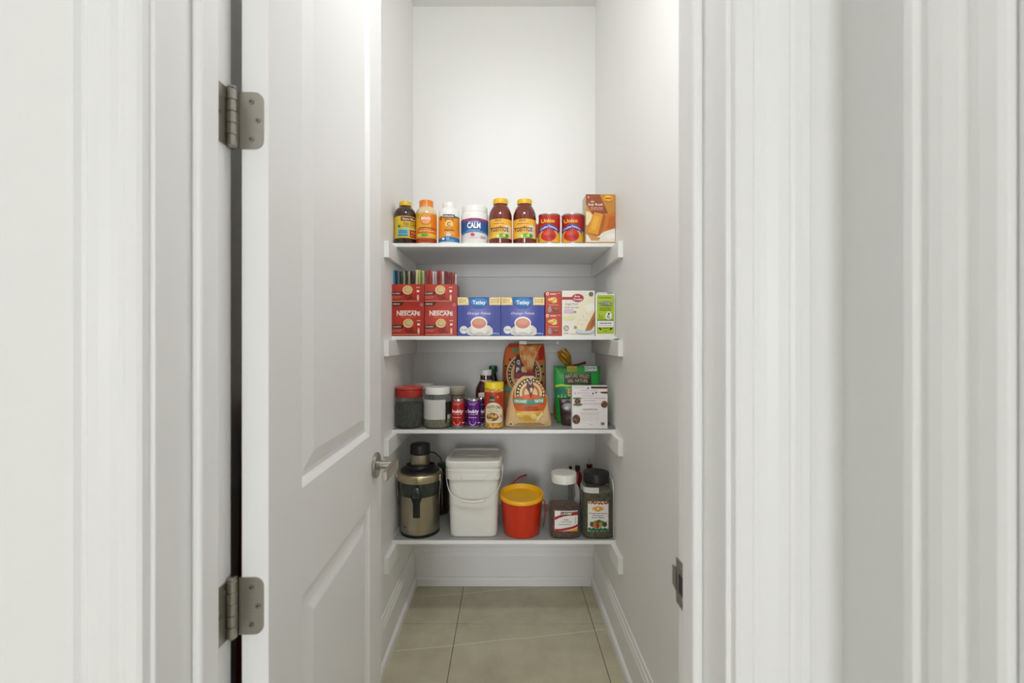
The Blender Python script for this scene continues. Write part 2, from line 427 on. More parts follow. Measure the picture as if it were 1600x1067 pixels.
# ------------------------------------------------------------------ the open door: slab with two moulded panels, hinges, lever handle
ang = math.atan2(0.0297, 1.0)
door = sempty('door_1', (-0.3175, 0.601, 0.0), PI / 2 + ang)      # local +x runs along the open door, local -y is the face towards the room
DW, DT, DH = 0.605, 0.035, 2.44
def door_slab():
    g = G()
    z0, z1 = 0.010, DH
    P = [(0.105, 0.495, 0.22, 0.877), (0.105, 0.495, 1.047, DH - 0.13)]
    rings = [(0.0, 0.0), (0.006, 0.0035), (0.012, 0.0085), (0.020, 0.0085), (0.028, 0.006), (0.045, 0.0015), (0.049, 0.0008)]
    for side, y, sg in ((0, 0.0, 1), (1, DT, -1)):
        xs = [0, 0.105, 0.495, DW]; zs = [z0, 0.22, 0.877, 1.047, DH - 0.13, z1]
        for i in range(3):
            for j in range(5):
                if i == 1 and j in (1, 3): continue
                g.add([(xs[i], y, zs[j]), (xs[i + 1], y, zs[j]), (xs[i + 1], y, zs[j + 1]), (xs[i], y, zs[j + 1])], [(0, 1, 2, 3)])
        for a, b, c, d in P:
            v = []
            for o, dep in rings:
                yy = y + sg * dep
                v += [(a + o, yy, c + o), (b - o, yy, c + o), (b - o, yy, d - o), (a + o, yy, d - o)]
            f = [(4 * k + q, 4 * k + (q + 1) % 4, 4 * k + 4 + (q + 1) % 4, 4 * k + 4 + q) for k in range(len(rings) - 1) for q in range(4)]
            k = 4 * (len(rings) - 1); f.append((k, k + 1, k + 2, k + 3)); g.add(v, f)
    g.add([(x, y, z) for x in (0, DW) for y in (0, DT) for z in (z0, z1)], [(0, 1, 3, 2), (4, 5, 7, 6), (0, 2, 6, 4), (1, 3, 7, 5)])
    o = g.build('door_slab', DOORM, door)
    bm = bmesh.new(); bm.from_mesh(o.data); bmesh.ops.remove_doubles(bm, verts=bm.verts, dist=1e-5); bmesh.ops.recalc_face_normals(bm, faces=bm.faces); bm.to_mesh(o.data); bm.free()
    return o
door_slab()
def leaf_pts(x0, x1, zc, h, side):
    """rounded corner hinge leaf, rounded on one side"""
    r = 0.012; p = []
    s = 1 if side > 0 else -1
    xe = x1 if s > 0 else x0; xi = x0 if s > 0 else x1
    p.append((xi, zc - h / 2))
    for k in range(6):
        a = -PI / 2 + k * PI / 10; p.append((xe - s * r + s * r * math.cos(a), zc - h / 2 + r + r * math.sin(a)))
    for k in range(6):
        a = k * PI / 10; p.append((xe - s * r + s * r * math.cos(a), zc + h / 2 - r + r * math.sin(a)))
    p.append((xi, zc + h / 2)); return p
for zc in (0.28, Z(946, 0.6) , Z(189, 0.6), 2.22):
    h = 0.076
    hg = G()
    # barrel of five knuckles
    px_, py_ = -0.0075, 0.0435
    for k in range(5):
        a = zc - h / 2 + k * h / 5
        hg.lathe([(0.0058, a + 0.0004), (0.0063, a + 0.0010), (0.0063, a + h / 5 - 0.0010), (0.0058, a + h / 5 - 0.0004)], 16, c=(px_, py_))
    hg.lathe([(0.003, zc - h / 2 - 0.002), (0.005, zc - h / 2), (0.005, zc + h / 2), (0.006, zc + h / 2 + 0.0005), (0.006, zc + h / 2 + 0.003), (0.003, zc + h / 2 + 0.0045)], 14, c=(px_, py_))
    ho = hg.build('hinge', NICKEL, door, smooth=35)
    # leaf let into the door's edge (faces the hall), from the barrel across the edge
    g = G().prism([(b, a) for a, b in [(z_, y_) for y_, z_ in leaf_pts(0.006, 0.0385, zc, h, -1)]], -0.0016, 0.0008, axis='x')
    g.build('door_leaf', NICKEL, ho)
    for q, yy in ((-0.025, 0.022), (0.0, 0.0135), (0.025, 0.022)):
        s_ = G().tube([(-0.0026, yy, zc + q), (-0.0014, yy, zc + q)], 0.0036, 12); s_.build('screw', mat((150, 146, 136), 0.35, 1.0), ho)
        G().box(-0.0029, -0.0025, yy - 0.0012, yy + 0.0012, zc + q - 0.0012, zc + q + 0.0012).build('screw_recess_shade', HOLESHADE, ho)  # dark dot on the screw head, painted shade of its recess
    # leaf on the jamb's rabbet, in the plane of the jamb face
    inv = door.matrix_basis.inverted()
    lp = leaf_pts(SD1 + 0.002, 0.598, zc, h, -1)
    g = G().prism(lp, JL + 0.0001, JL + 0.0018, axis='x')
    g.v = [tuple(inv @ Vector(p)) for p in g.v]; g.build('jamb_leaf', NICKEL, ho)
    for q, yy in ((-0.025, 0.585), (0.0, 0.574), (0.025, 0.585)):
        g = G().tube([(JL + 0.0014, yy, zc + q), (JL + 0.0027, yy, zc + q)], 0.0034, 12)
        g.v = [tuple(inv @ Vector(p)) for p in g.v]; g.build('screw', mat((150, 146, 136), 0.35, 1.0), ho)
# lever handle on the room face (local -y)
hz = 0.963; hx = 0.542
lv = G()
def ylathe(g, prof, cx, cz, n=28):
    k = len(g.v); g.lathe(prof, n)
    g.v[k:] = [(cx + x, z, cz + y) for x, y, z in g.v[k:]]
ylathe(lv, [(0.030, 0.0), (0.0315, -0.002), (0.0315, -0.007), (0.029, -0.009), (0.012, -0.0095)], hx, hz)
lvo = lv.build('handle_rosette', NICKEL, door, smooth=35)
g = G(); ylathe(g, [(0.0125, -0.009), (0.0125, -0.012), (0.0105, -0.0135), (0.0105, -0.047)], hx, hz); g.build('handle_neck', NICKEL, lvo, smooth=35)
g = G()
bar = [(hx + 0.013, -0.051, 0.0125), (hx - 0.01, -0.051, 0.0125), (hx - 0.05, -0.050, 0.0120), (hx - 0.100, -0.049, 0.0115)]
v = []
for x, y, hh in bar: v += [(x, y - 0.0055, hz - hh), (x, y + 0.0055, hz - hh), (x, y + 0.0055, hz + hh), (x, y - 0.0055, hz + hh)]
f = [(4 * k + q, 4 * k + (q + 1) % 4, 4 * k + 4 + (q + 1) % 4, 4 * k + 4 + q) for k in range(3) for q in range(4)] + [(3, 2, 1, 0), (12, 13, 14, 15)]
g.add(v, f).build('lever', NICKEL, lvo, bevel=0.0018)
# latch face in the free edge
G().box(DW - 0.0005, DW + 0.0012, 0.006, 0.029, hz - 0.028, hz + 0.028).build('latch_plate', NICKEL, door)

# cloth hanging on the pantry's left wall behind the open door, seen through the hinge gap
def hanging(name, label, cat, m, y0, y1, ztop, zbot, th, x0, fold, nar=0.55):
    t = thing(name, label, cat, (XL, (y0 + y1) / 2, zbot))
    hh = ztop - zbot; wd = y1 - y0
    G().grid(lambda u, v: (x0 + th * (0.5 + 0.45 * math.sin(u * fold)) * (1.0 - 0.45 * v), (u - 0.5) * wd * (1 - nar * v * v), hh * v), 24, 14).build('cloth', m, t, smooth=True).modifiers.new('solid', 'SOLIDIFY').thickness = 0.003
    k = G().tube([(0.0005, 0, hh + 0.012), (0.014, 0, hh + 0.008), (0.026, 0, hh + 0.002), (0.030, 0, hh + 0.014)], 0.003, 8)
    k.build('hook', NICKEL, t)
    G().tube([(0.026, 0, hh + 0.004), (0.02, wd * 0.16, hh - 0.06), (0.018, -wd * 0.16, hh - 0.06)], 0.003, 8, closed=True).build('loop', m, t)
hanging('hanging_apron', 'dark green cloth hanging on the wall behind the open door', 'cloth', mat((26, 34, 26), 0.9, noise=0.3), 0.645, 0.765, 1.61, 0.35, 0.022, 0.006, 21, 0.1)
hanging('hanging_bag', 'dark red cloth bag hanging on the wall behind the open door', 'bag', mat((150, 24, 24), 0.7, noise=0.3), 0.772, 1.0, 1.17, 0.30, 0.04, 0.008, 15, 0.3)

# ------------------------------------------------------------------ shelves: board on side rails and a back rail
LINER = mat((140, 142, 140), 0.25, col2=(182, 184, 182), nscale=170.0, bump=0.4, bscale=260.0)
labels = ['topmost white pantry shelf carrying bottles, cans and a rusk box', 'second white pantry shelf from the top carrying the tea boxes',
          'third white pantry shelf from the top carrying jars and snack bags', 'lowest white pantry shelf carrying the juicer and white bucket']
for i, zt in enumerate(SH):
    t = thing('wall_shelf', labels[i], 'shelf', ((XL + XR) / 2, DB, zt - T_), 0, 'white pantry shelves')
    hw = (XR - XL) / 2; dp = DB - FS
    G().box(-hw + 0.0005, hw - 0.0005, -dp, -0.0005, 0, T_).build('board', SHELFM, t, bevel=0.0012)
    rl = DB - 1.80
    for s in (-1, 1):
        a, b = sorted((s * (hw - 0.0004), s * (hw - 0.0205)))
        G().box(a, b, -rl, -0.0005, -0.067, -0.0003).build('side_rail', SHELFM, t, bevel=0.0015)
    if i < 3: G().box(-hw + 0.021, hw - 0.021, -0.0195, -0.0005, -0.067, -0.0003).build('back_rail', SHELFM, t, bevel=0.0015)
    if i >= 2:
        nb = 250
        g = G().grid(lambda u, v: (-hw + 0.003 + (2 * hw - 0.006) * u, -dp + 0.004 + (dp - 0.03) * v, T_ + 0.0004 + 0.0006 * (1 + math.sin(37 * u + 5 * v) * math.sin(9 * v + 3)) + (0.010 * max(0, (u - 0.996) / 0.004) if i == 2 else 0.0)), nb, 10)
        lo = g.build('shelf_liner', LINER, None, smooth=True)
        lo.location = t.location
        lo['label'] = ['grey embossed plastic liner sheet under the jars and snack bags', 'grey embossed plastic liner sheet under the juicer and pails'][i - 2]; lo['category'] = 'shelf liner'
LZ = 0.0018   # things on lined shelves stand on the liner

# ================================================================== TOP SHELF
def bottle_body(prof, m, parent, name='bottle_body', n=32):
    return G().lathe(prof, n).build(name, m, parent, smooth=40)
def ribbed_cap(parent, r, z0, z1, m, name='cap', n=40):
    g = G(); v = []
    ring = [(0.97, z0), (1.0, z0 + 0.0006), (1.0, z1 - 0.002), (0.97, z1 - 0.0005), (0.85, z1)]
    prof = []
    for q, z in ring:
        for i in range(n):
            a = 2 * PI * i / n; rr = r * q * (1 - (0.02 if i % 2 and 0.99 < q else 0)); v.append((rr * math.cos(a), rr * math.sin(a), z))
    f = [(k * n + i, k * n + (i + 1) % n, (k + 1) * n + (i + 1) % n, (k + 1) * n + i) for k in range(4) for i in range(n)]
    f += [tuple(reversed(range(n))), tuple(4 * n + i for i in range(n))]
    return g.add(v, f).build(name, m, parent, smooth=40)
def wrap(parent, R, z0, z1, m, name='label', n=40, a0=0, a1=360):
    """label paper wound round a straight bottle wall"""
    full = a1 - a0 >= 360
    return G().grid(lambda u, v: ((R + 0.0002) * math.sin(math.radians(a0 + (a1 - a0) * u)), -(R + 0.0002) * math.cos(math.radians(a0 + (a1 - a0) * u)), z0 + (z1 - z0) * v), n, 1, wrapu=False).build(name, m, parent, smooth=True, recalc=False)
def put_round(x0, x1, py_unused, zs, D_front, xmin=None):
    """centre and radius of a round thing spanning x0..x1 px with its front at D_front"""
    r = (x1 - x0) / 2 * D_front / F
    r = (x1 - x0) / 2 * (D_front + r) / F
    Dc = D_front + r; xc = X((x0 + x1) / 2, Dc)
    if xc - r < XL + 0.001: xc = XL + 0.001 + r
    return xc, Dc, r
G1 = 'bottles and cans on the top shelf'
zs = SH[0] + 0.0003; DF = FS + 0.006
def top_thing(name, label, cat, x0, x1):
    xc, Dc, r = put_round(x0, x1, 0, zs, DF)
    t = thing(name, label, cat, (xc, Dc, zs), 0, G1)
    cx = VX + xc * F / DF            # px of the middle on the front plane
    pr = Print(DF, cx, zs, cyl(r))
    # pixel rows were read at the silhouette depth; front rows use the front depth
    return t, r, Dc, pr, (lambda py: Z(py, Dc) - zs), (lambda py: Z(py, DF) - zs)
def shiftprint(pr, x0, x1):
    """photo px -> px of the (possibly shifted, nearer) front surface: scales about the thing's middle"""
    r = (x1 - x0) / 2 * pr.D / F; r = (x1 - x0) / 2 * (pr.D + r) / F
    mid = VX + ((x0 + x1) / 2 - VX) * (pr.D + r) / pr.D; kk = pr.k      # where the axis shows on the front plane
    def L(px, py): return ((px - mid) * kk, Z(py, pr.D) - pr.zb)
    pr.L = L; return pr

# fish oil: amber bottle, yellow cap
t, r, Dc, pr, zc, zf = top_thing('vitamin_bottle', 'amber fish oil bottle with yellow cap and yellow label on top shelf', 'bottle', 614.5, 648); shiftprint(pr, 614.5, 648)
AMB = mat((58, 34, 18), 0.12, noise=0.2, nscale=20, coat=0.5)
bottle_body([(r * .93, 0), (r, 0.004), (r, zc(337)), (r * .97, zc(333.5)), (r * .85, zc(329)), (r * .62, zc(325.5)), (r * .54, zc(324.5)), (r * .54, zc(321))], AMB, t)
ribbed_cap(t, r * .58, zc(323.3), zc(316.5), mat((232, 190, 40), 0.4))
wrap(t, r, zf(371.5), zf(337), mat((226, 188, 42), 0.4))
pr.r(616, 345, 621, 370, (196, 196, 90)).r(624, 338.2, 647.2, 344.8, (96, 34, 18)).r(626, 337.2, 636, 338.6, (214, 150, 110)).t('Nature Made', 636.2, 341.6, 20, 3.6, (244, 214, 190), 0.03).t('Fish Oil', 636.3, 349, 17, 6, (52, 44, 30), 0.01, 0.2).greek(625.5, 645, 353.4, 1, (120, 110, 50), 3).e(621.3, 353.3, 2.4, 2.4, (110, 110, 40)).r(626, 355, 646, 358.5, (190, 204, 110)).r(619.5, 358, 635, 368.5, (96, 176, 214)).greek(621.5, 633, 360.6, 1.4, (30, 92, 140), 4).greek(621, 634, 363, 1.4, (30, 92, 140), 5).r(619.5, 366.5, 635, 368.5, (40, 130, 130)).r(637.5, 358.5, 647.3, 369.8, (160, 36, 18)).t('720', 642.4, 362.5, 6, 3.2, (246, 190, 170), 0.03).greek(639, 646, 367, 1, (240, 150, 120), 6).build(t)

# fibre gummies: orange bottle
t, r, Dc, pr, zc, zf = top_thing('gummy_bottle', 'clear gummy bottle with orange cap and orange round-logo label on top shelf', 'bottle', 650, 682.5); shiftprint(pr, 650, 682.5)
bottle_body([(r * .93, 0), (r, 0.004), (r, zc(336)), (r * .97, zc(332.5)), (r * .86, zc(329)), (r * .68, zc(326.6)), (r * .66, zc(326)), (r * .66, zc(322))], mat((222, 200, 160), 0.1, coat=0.5), t)
ribbed_cap(t, r * .67, zc(325.6), zc(315), mat((234, 130, 24), 0.4))
wrap(t, r, zf(371.5), zf(332.5), mat((240, 172, 40), 0.4))
wrap(t, r, 0.0035, zf(371.5), mat((196, 84, 22), 0.2, col2=(140, 30, 20), nscale=60), 'gummies_window')
pr.r(673, 333, 681.5, 358, (232, 128, 26)).r(651, 333, 654, 338, (150, 170, 60)).e(665, 342.3, 9.3, 9.6, (196, 110, 22)).e(665, 342, 8.6, 8.8, (238, 150, 60)).t('Meta', 665, 340.6, 15, 5.6, (252, 232, 226), 0.03, 0.2, 0, 1).t('mucil', 665, 345.8, 11, 3, (250, 210, 190), 0.02, 0.2).band([(652, 357, 355.6), (658, 356.6, 354.8), (665, 356.4, 354.4), (672, 356.6, 354.8), (680, 357, 355.6)], (140, 90, 20)).r(651, 358, 681.5, 363.5, (226, 98, 20)).greek(654, 679, 360.6, 1.2, (250, 220, 160), 8).e(663.5, 366.8, 5.4, 3, (98, 176, 30)).r(651.5, 365.4, 658, 369.6, (206, 214, 130)).r(669, 365, 681, 370, (222, 190, 70)).build(t)

# vitamin C: white bottle, orange label
t, r, Dc, pr, zc, zf = top_thing('vitamin_bottle', 'white vitamin C bottle with orange and blue label on top shelf', 'bottle', 685.5, 718); shiftprint(pr, 685.5, 718)
WPL = mat((236, 236, 232), 0.35)
bottle_body([(r * .93, 0), (r, 0.004), (r, zc(335)), (r * .97, zc(332)), (r * .86, zc(328.5)), (r * .62, zc(326)), (r * .6, zc(325)), (r * .6, zc(322))], WPL, t)
ribbed_cap(t, r * .64, zc(325.6), zc(318.5), WPL)
wrap(t, r, zf(371.5), zf(337), mat((236, 146, 28), 0.4)); wrap(t, r, zf(377), zf(371.5), mat((22, 110, 176), 0.4), 'label_foot')
pr.r(709, 336.6, 717, 339.5, (60, 110, 70)).r(687, 336.6, 690, 343, (120, 80, 20)).r(691.8, 334.6, 710.3, 340.2, (52, 44, 60)).t('KIRKLAND', 701, 337.4, 16, 3, (240, 236, 236), 0.03).greek(694.5, 708.5, 342.2, 1.3, (96, 62, 20), 2).greek(694, 709, 345.2, 0.9, (150, 90, 30), 4).e(701.5, 350, 6.6, 6, (242, 196, 112)).t('C', 701.4, 349.9, 5.4, 6, (44, 40, 36), 0.03).greek(697, 707, 354.6, 1.2, (80, 70, 50), 6).r(694, 358, 709.5, 360.5, (206, 132, 40)).greek(694.5, 709, 359.2, 1.4, (110, 70, 20), 7).greek(694.5, 709, 362.6, 0.7, (250, 214, 150), 9).greek(694, 709.5, 365, 0.7, (250, 214, 150), 10).e(700.5, 366.5, 4.4, 3.2, (214, 206, 196)).band([(687, 373, 371.6), (694, 372, 369.8), (701, 371.6, 369.2), (709, 372, 370), (716.6, 373, 371.6)], (22, 110, 176)).band([(690, 377.2, 370), (701, 377.2, 369.4), (714, 377.2, 370.4)], (22, 110, 176)).e(692.4, 372.8, 2.4, 1.7, (236, 242, 246)).t('500', 699.5, 372.2, 5, 2.4, (200, 226, 244), 0.02).greek(697.5, 710, 375, 0.9, (190, 220, 240), 11).build(t)

# magnesium drink tub
t, r, Dc, pr, zc, zf = top_thing('drink_mix_tub', 'wide white tub with blue CALM label and white lid on top shelf', 'tub', 720.5, 763.2); shiftprint(pr, 720.5, 763.2)
bottle_body([(r * .95, 0), (r, 0.004), (r, zc(339)), (r * .97, zc(336.5)), (r * .9, zc(335)), (r * .9, zc(330))], WPL, t, 'tub_body')
ribbed_cap(t, r * .93, zc(335), zc(325.5), WPL, 'lid', 60)
wrap(t, r, zf(362), zf(341), mat((34, 84, 150), 0.4)); wrap(t, r, zf(372.5), zf(362), mat((222, 214, 222), 0.4), 'label_foot')
pr.band([(721, 346.2, 342.6), (727, 345.4, 341.2), (735, 344.6, 340.4), (742, 344.4, 340.2), (750, 344.8, 340.6), (757, 345.4, 341.4), (762.6, 346.2, 342.6)], (146, 58, 110)).t('NATURAL', 740.3, 345.9, 18, 1.8, (216, 222, 240), 0.03).t('CALM', 740.2, 351.7, 21, 9.4, (246, 248, 250), 0.06).greek(730, 751, 358.9, 0.9, (170, 200, 230), 3).greek(727.5, 754, 360.8, 0.8, (170, 200, 230), 4).band([(721, 366, 361), (728, 363.5, 361), (735, 362.6, 361), (742, 362.2, 361), (750, 362.6, 361), (757, 363.5, 361), (762.6, 366, 361)], (40, 130, 176)).e(738.5, 366.2, 3.4, 2.9, (190, 78, 76)).e(740.4, 364.3, 1, .9, (230, 170, 160)).greek(734, 745, 371, 0.9, (220, 170, 176), 6).greek(751, 758, 369.2, 1.3, (140, 120, 140), 7).greek(751, 758, 371.2, 1.0, (140, 120, 140), 8).build(t)

# two salsa jars
SALSA = mat((122, 42, 20), 0.14, col2=(92, 28, 14), nscale=45, coat=0.6)
for x0, x1, lab, dy in ((764, 800, 'salsa jar with yellow lid standing next to the blue CALM tub', 0), (801.6, 837.6, 'salsa jar with yellow lid standing next to the tomato cans', 0.8)):
    t, r, Dc, pr, zc, zf = top_thing('salsa_jar', lab, 'jar', x0, x1); shiftprint(pr, x0, x1)
    o = x0 - 764
    bottle_body([(r * .9, 0), (r * .97, 0.003), (r, 0.012), (r, zc(341)), (r * .985, zc(337)), (r * .93, zc(333)), (r * .82, zc(328)), (r * .66, zc(323.6)), (r * .58, zc(321.6)), (r * .58, zc(317))], SALSA, t, 'glass_body')
    ribbed_cap(t, r * .64, zc(320.6) , zc(312.4 + dy), mat((234, 184, 36), 0.38), 'lid')
    wrap(t, r, zf(371.5), zf(341.5), mat((238, 178, 60), 0.42), a0=-115, a1=115)
    P_ = pr
    def q(a): return a + o
    P_.band([(q(788), 371.6, 352), (q(793), 371.6, 350), (q(799), 371.6, 352)], (226, 206, 170)).t('SALSA', q(778.6), 344.0, 11, 3, (72, 40, 20), 0.03).greek(q(770), q(788), 349, 1.2, (130, 80, 30), 3).line([(q(766), 346.8), (q(798), 346.8)], 0.4, (200, 120, 40)).t('TOSTITOS', q(780.2), 358, 28.5, 7.2, (34, 36, 54), 0.05)  # pale band at the right is a highlight painted into the label
    P_.e(q(782), 353.6, 1.3, 1.3, (200, 40, 30))
    for cx_, cy_, rx_, c_ in ((773, 368, 3.6, (232, 196, 70)), (778, 368.6, 3.4, (196, 214, 110)), (783, 367.4, 4, (100, 170, 50)), (788, 368.4, 3.6, (140, 190, 70)), (792, 368, 3, (70, 150, 40))):
        P_.e(q(cx_), cy_, rx_, 3.3, c_)
    P_.e(q(778), 368.2, 1.8, 1.8, (226, 232, 170)).e(q(788), 367.8, 1.6, 1.5, (214, 228, 150)).build(t)

# tomato cans, two in front and two just showing behind
def tomato_can(xc, Dc, r, H, label, front=True):
    t = thing('tomato_can', label, 'can', (xc, Dc, zs), 0, 'tomato cans on the top shelf')
    TIN = mat((196, 194, 190), 0.3, 1.0)
    prof = [(r * .94, 0.0), (r * 1.0, 0.001), (r * 1.0, 0.004), (r * .965, 0.006)]
    prof += [(r * .965, H - 0.006), (r * 1.0, H - 0.004), (r * 1.0, H - 0.0005), (r * .96, H), (r * .95, H - 0.004), (0.001, H - 0.004)]
    G().lathe(prof, 36).build('tin_body', TIN, t, smooth=40)
    R = r * .968
    wrap(t, R, 0.007, H - 0.007, mat((178, 34, 26), 0.35))
    wrap(t, R + 0.0002, 0.007, H * .42, mat((228, 176, 56), 0.35), 'label_foot')
    return t, R
rows = ((841, 875.6, 'red tomato can standing next to the second salsa jar'), (877.2, 912.4, 'red tomato can standing next to the rusk box'))
for x0, x1, lab in rows:
    xc, Dc, r = put_round(x0, x1, 0, zs, DF); H = Z(337.3, Dc) - zs
    t, R = tomato_can(xc, Dc, r, H, lab)
    pr = Print(DF, 0, zs, cyl(R + 0.0003)); shiftprint(pr, x0, x1); o = x0 - 841
    def q(a): return a + o
    pr.t('Unico', q(856.5), 344.3, 21, 6.2, (244, 206, 60), 0.04)
    pr.band([(q(842.5), 364, 356.5), (q(846), 360.5, 353.6), (q(850), 358, 351.4), (q(854), 356.6, 350.2), (q(858), 356.2, 349.8), (q(862), 356.8, 350.4), (q(866), 358.6, 352), (q(870), 361, 354.2), (q(874), 364.4, 357)], (66, 74, 160))
    pr.t('Crushed Tomatoes', q(858), 357.6, 26, 3.4, (232, 234, 246), 0.03, 0, 4.3)
    pr.e(q(857.5), 367.4, 11.8, 9.4, (196, 46, 36)).e(q(854), 364.4, 4.6, 3.2, (214, 82, 62)).e(q(862), 369, 5, 3.6, (168, 32, 30)).e(q(857), 360.8, 2, 1.2, (120, 130, 40)).build(t)
# the row behind
r = 0.049; H = 0.1165
tomato_can(X(839.5, 2.085), 2.085, r, H, 'red tomato can standing behind, showing between salsa jar and first can')
tomato_can(X(898.5, 2.10), 2.10, r, H, 'red tomato can standing behind the can beside the rusk box')

# rusk box
D = DF
def carton(name, label, cat, x0, x1, y0, zb, D, depth, m, group=None, rz=0.0, bev=0.0008, side=None):
    """cereal-type carton: front face x0..x1 px at depth D, top at row y0, with folded flap seams on top"""
    k = D / F; w2 = (x1 - x0) / 2 * k; h = Z(y0, D) - zb
    t = thing(name, label, cat, (X((x0 + x1) / 2, D + 0.0), D + depth / 2, zb), rz, group)
    g = G().box(-w2, w2, -depth / 2, depth / 2, 0, h, m)
    if side:
        i = g.slot(side)
        for q in (0, 1, 4, 5, 3): g.mi[q] = i      # all but the front face
    g.build('carton', None, t, bevel=bev)
    tf = G().box(-w2 + 0.001, w2 - 0.001, -depth / 2 + 0.001, depth * 0.15, h, h + 0.0005)
    tf.build('top_flap', side or m, t)
    pr = Print(D, (x0 + x1) / 2, zb, flat(-depth / 2))
    return t, pr, w2, h
t, pr, w2, h = carton('rusk_box', 'brown and gold rusk biscuit box at the right end of top shelf', 'box', 915.4, 961, 303.4, zs, D, 0.085, mat((200, 138, 52), 0.4), side=mat((214, 200, 172), 0.5))
pr.p([(915.4, 303.6), (937, 303.6), (950.2, 333.6), (926, 335), (916, 319), (915.4, 319)], (150, 74, 38)).e(950.3, 309.5, 6.8, 4.2, (240, 186, 50)).r(945, 309, 955.6, 311, (170, 96, 30)).greek(944, 957, 315, 1.2, (170, 100, 60), 3).e(919.6, 308, 1.3, 1.3, (236, 190, 180)).e(925.5, 315, 3.2, 1.1, (220, 190, 150)).t('Suji Rusk', 930.8, 320, 23.5, 4.4, (250, 238, 232), 0.03).t('Semolina Rusk', 932.5, 324.6, 19.5, 2.2, (244, 214, 190), 0.02).greek(923, 942, 327.6, 0.9, (226, 180, 150), 4)
pr.p([(915.6, 330), (921, 331), (926, 336), (923, 345), (918, 352), (915.6, 352)], (236, 214, 168)).p([(947, 337), (961, 331), (961, 360), (943, 361.5), (941, 352)], (206, 116, 38)).p([(952, 339), (961, 338), (961, 356), (948, 358)], (190, 98, 30)).p([(915.6, 366), (930, 371), (944, 362), (961, 357), (961, 378.3), (915.6, 378.3)], (232, 226, 214)).p([(918, 367), (926, 369), (938, 371), (936, 376), (924, 376)], (206, 150, 92)).p([(928.5, 331.6), (946, 335.4), (943.4, 352), (938, 367), (934.6, 369.4), (918, 363)], (176, 96, 26)).p([(928.5, 331.6), (942, 334.6), (934.2, 367.4), (918, 363)], (222, 152, 40)).p([(929, 337), (937, 339), (931, 360), (923, 358)], (232, 170, 52)).p([(944, 368), (955, 364), (961, 366), (961, 372), (950, 374)], (244, 240, 232)).build(t)

# ================================================================== SECOND SHELF
zs2 = SH[1] + 0.0003; D = FS + 0.006
RED = radial('coffee_red', (196, 58, 30), (158, 30, 20), (-0.005, -0.06, 0.07), 0.11)
def coffee_box(x0, x1, y0, zb, label, open_top):
    depth = 0.105; k = D / F; w2 = (x1 - x0) / 2 * k; h = Z(y0, D) - zb
    t = thing('coffee_box', label, 'box', (X((x0 + x1) / 2, D), D + depth / 2, zb), 0, 'red coffee sachet boxes')
    if not open_top: G().box(-w2, w2, -depth / 2, depth / 2, 0, h).build('carton', RED, t, bevel=0.0008)
    else:
        g = G(); th = 0.0012; d2 = depth / 2
        g.box(-w2, w2, -d2, -d2 + th, 0, h).box(-w2, w2, d2 - th, d2, 0, h).box(-w2, -w2 + th, -d2 + th, d2 - th, 0, h).box(w2 - th, w2, -d2 + th, d2 - th, 0, h).box(-w2 + th, w2 - th, -d2 + th, d2 - th, 0, th)
        g.build('carton', RED, t)
    return t, Print(D, (x0 + x1) / 2, zb, flat(-depth / 2)), w2, h
DKB = (62, 30, 18)
def coffee_lower_art(pr, o, y):
    """cup, tab, icons of the lower half of the print; y = row of the cup's middle"""
    def q(a): return a + o
    pr.r(q(612.8), y + 2.8, q(630), y + 8, DKB).t('CLASSIC', q(620.5), y + 5.4, 12.5, 2.2, (232, 220, 212), 0.03)
    pr.e(q(639), y + 8, 6.5, 8.5, (150, 20, 18)).e(q(638), y, 7.9, 7, (238, 204, 150)).e(q(638.4), y - 0.2, 6.3, 5.4, (196, 168, 112)).e(q(639.2), y - 0.8, 4.8, 3.9, (216, 190, 134)).ring(q(646.8), y + 2.6, 2.2, 2, 0.7, (206, 80, 60))
    pr.greek(q(613.8), q(628), y + 10.6, 0.9, (220, 130, 110), 3).greek(q(613.8), q(626), y + 12.6, 0.9, (220, 130, 110), 4)
    for a, b in ((641, 13), (644.5, 12), (647, 14)): pr.e(q(a), y + b, 1.4, 1.0, (70, 34, 22))
    pr.greek(q(651.6), q(657), y - 4, 1.2, (240, 200, 190), 5).r(q(652.2), y + 0.2, q(656.2), y + 3.6, (244, 220, 214)).e(q(654.2), y + 12, 1.7, 4.8, (236, 180, 160))
    pr.greek(q(614), q(656), y + 17.4, 0.8, (236, 180, 150), 6)
def coffee_top_art(pr, o):
    def q(a): return a + o
    pr.p([(q(612.8), 472), (q(632), 472), (q(627), 477.6), (q(612.8), 477.6)], DKB).greek(q(614), q(624.5), 474.9, 1.8, (214, 196, 176), 8)
    pr.e(q(658.6), 476, 2.8, 2.6, (196, 96, 110))
    pr.t('N', q(623.2), 489.2, 6.2, 8.2, (248, 240, 234), 0.04).t('ESCAFE', q(641.8), 490, 29.6, 6.4, (248, 240, 234), 0.05).r(q(625.2), 485.2, q(650.5), 486.5, (250, 226, 214)).greek(q(626.5), q(649), 495.6, 1.1, (230, 120, 70), 9)
ub = Z(471.0, D)
sides = ('left', 'right')
tops = []
for i, (x0, x1, lo_, up_) in enumerate(((612.6, 662.8, 'red coffee box at the bottom of the stack by the left wall', 'opened red coffee box with green and blue sachets, on another box'), (663.6, 714.0, 'red coffee box at the bottom of the stack beside the tea box', 'opened red coffee box with red sachets, on another box'))):
    t, pr, w2, h = coffee_box(x0, x1, 471.0, zs2, lo_, False); o = x0 - 612.6
    coffee_top_art(pr, o); coffee_lower_art(pr, o, 505); pr.build(t)
    t, pr, w2, h = coffee_box(x0, x1, 444.0, ub + 0.0006, up_, True)
    coffee_lower_art(pr, o - 1, 453); pr.build(t); tops.append((x0, x1, t.location.copy(), w2))
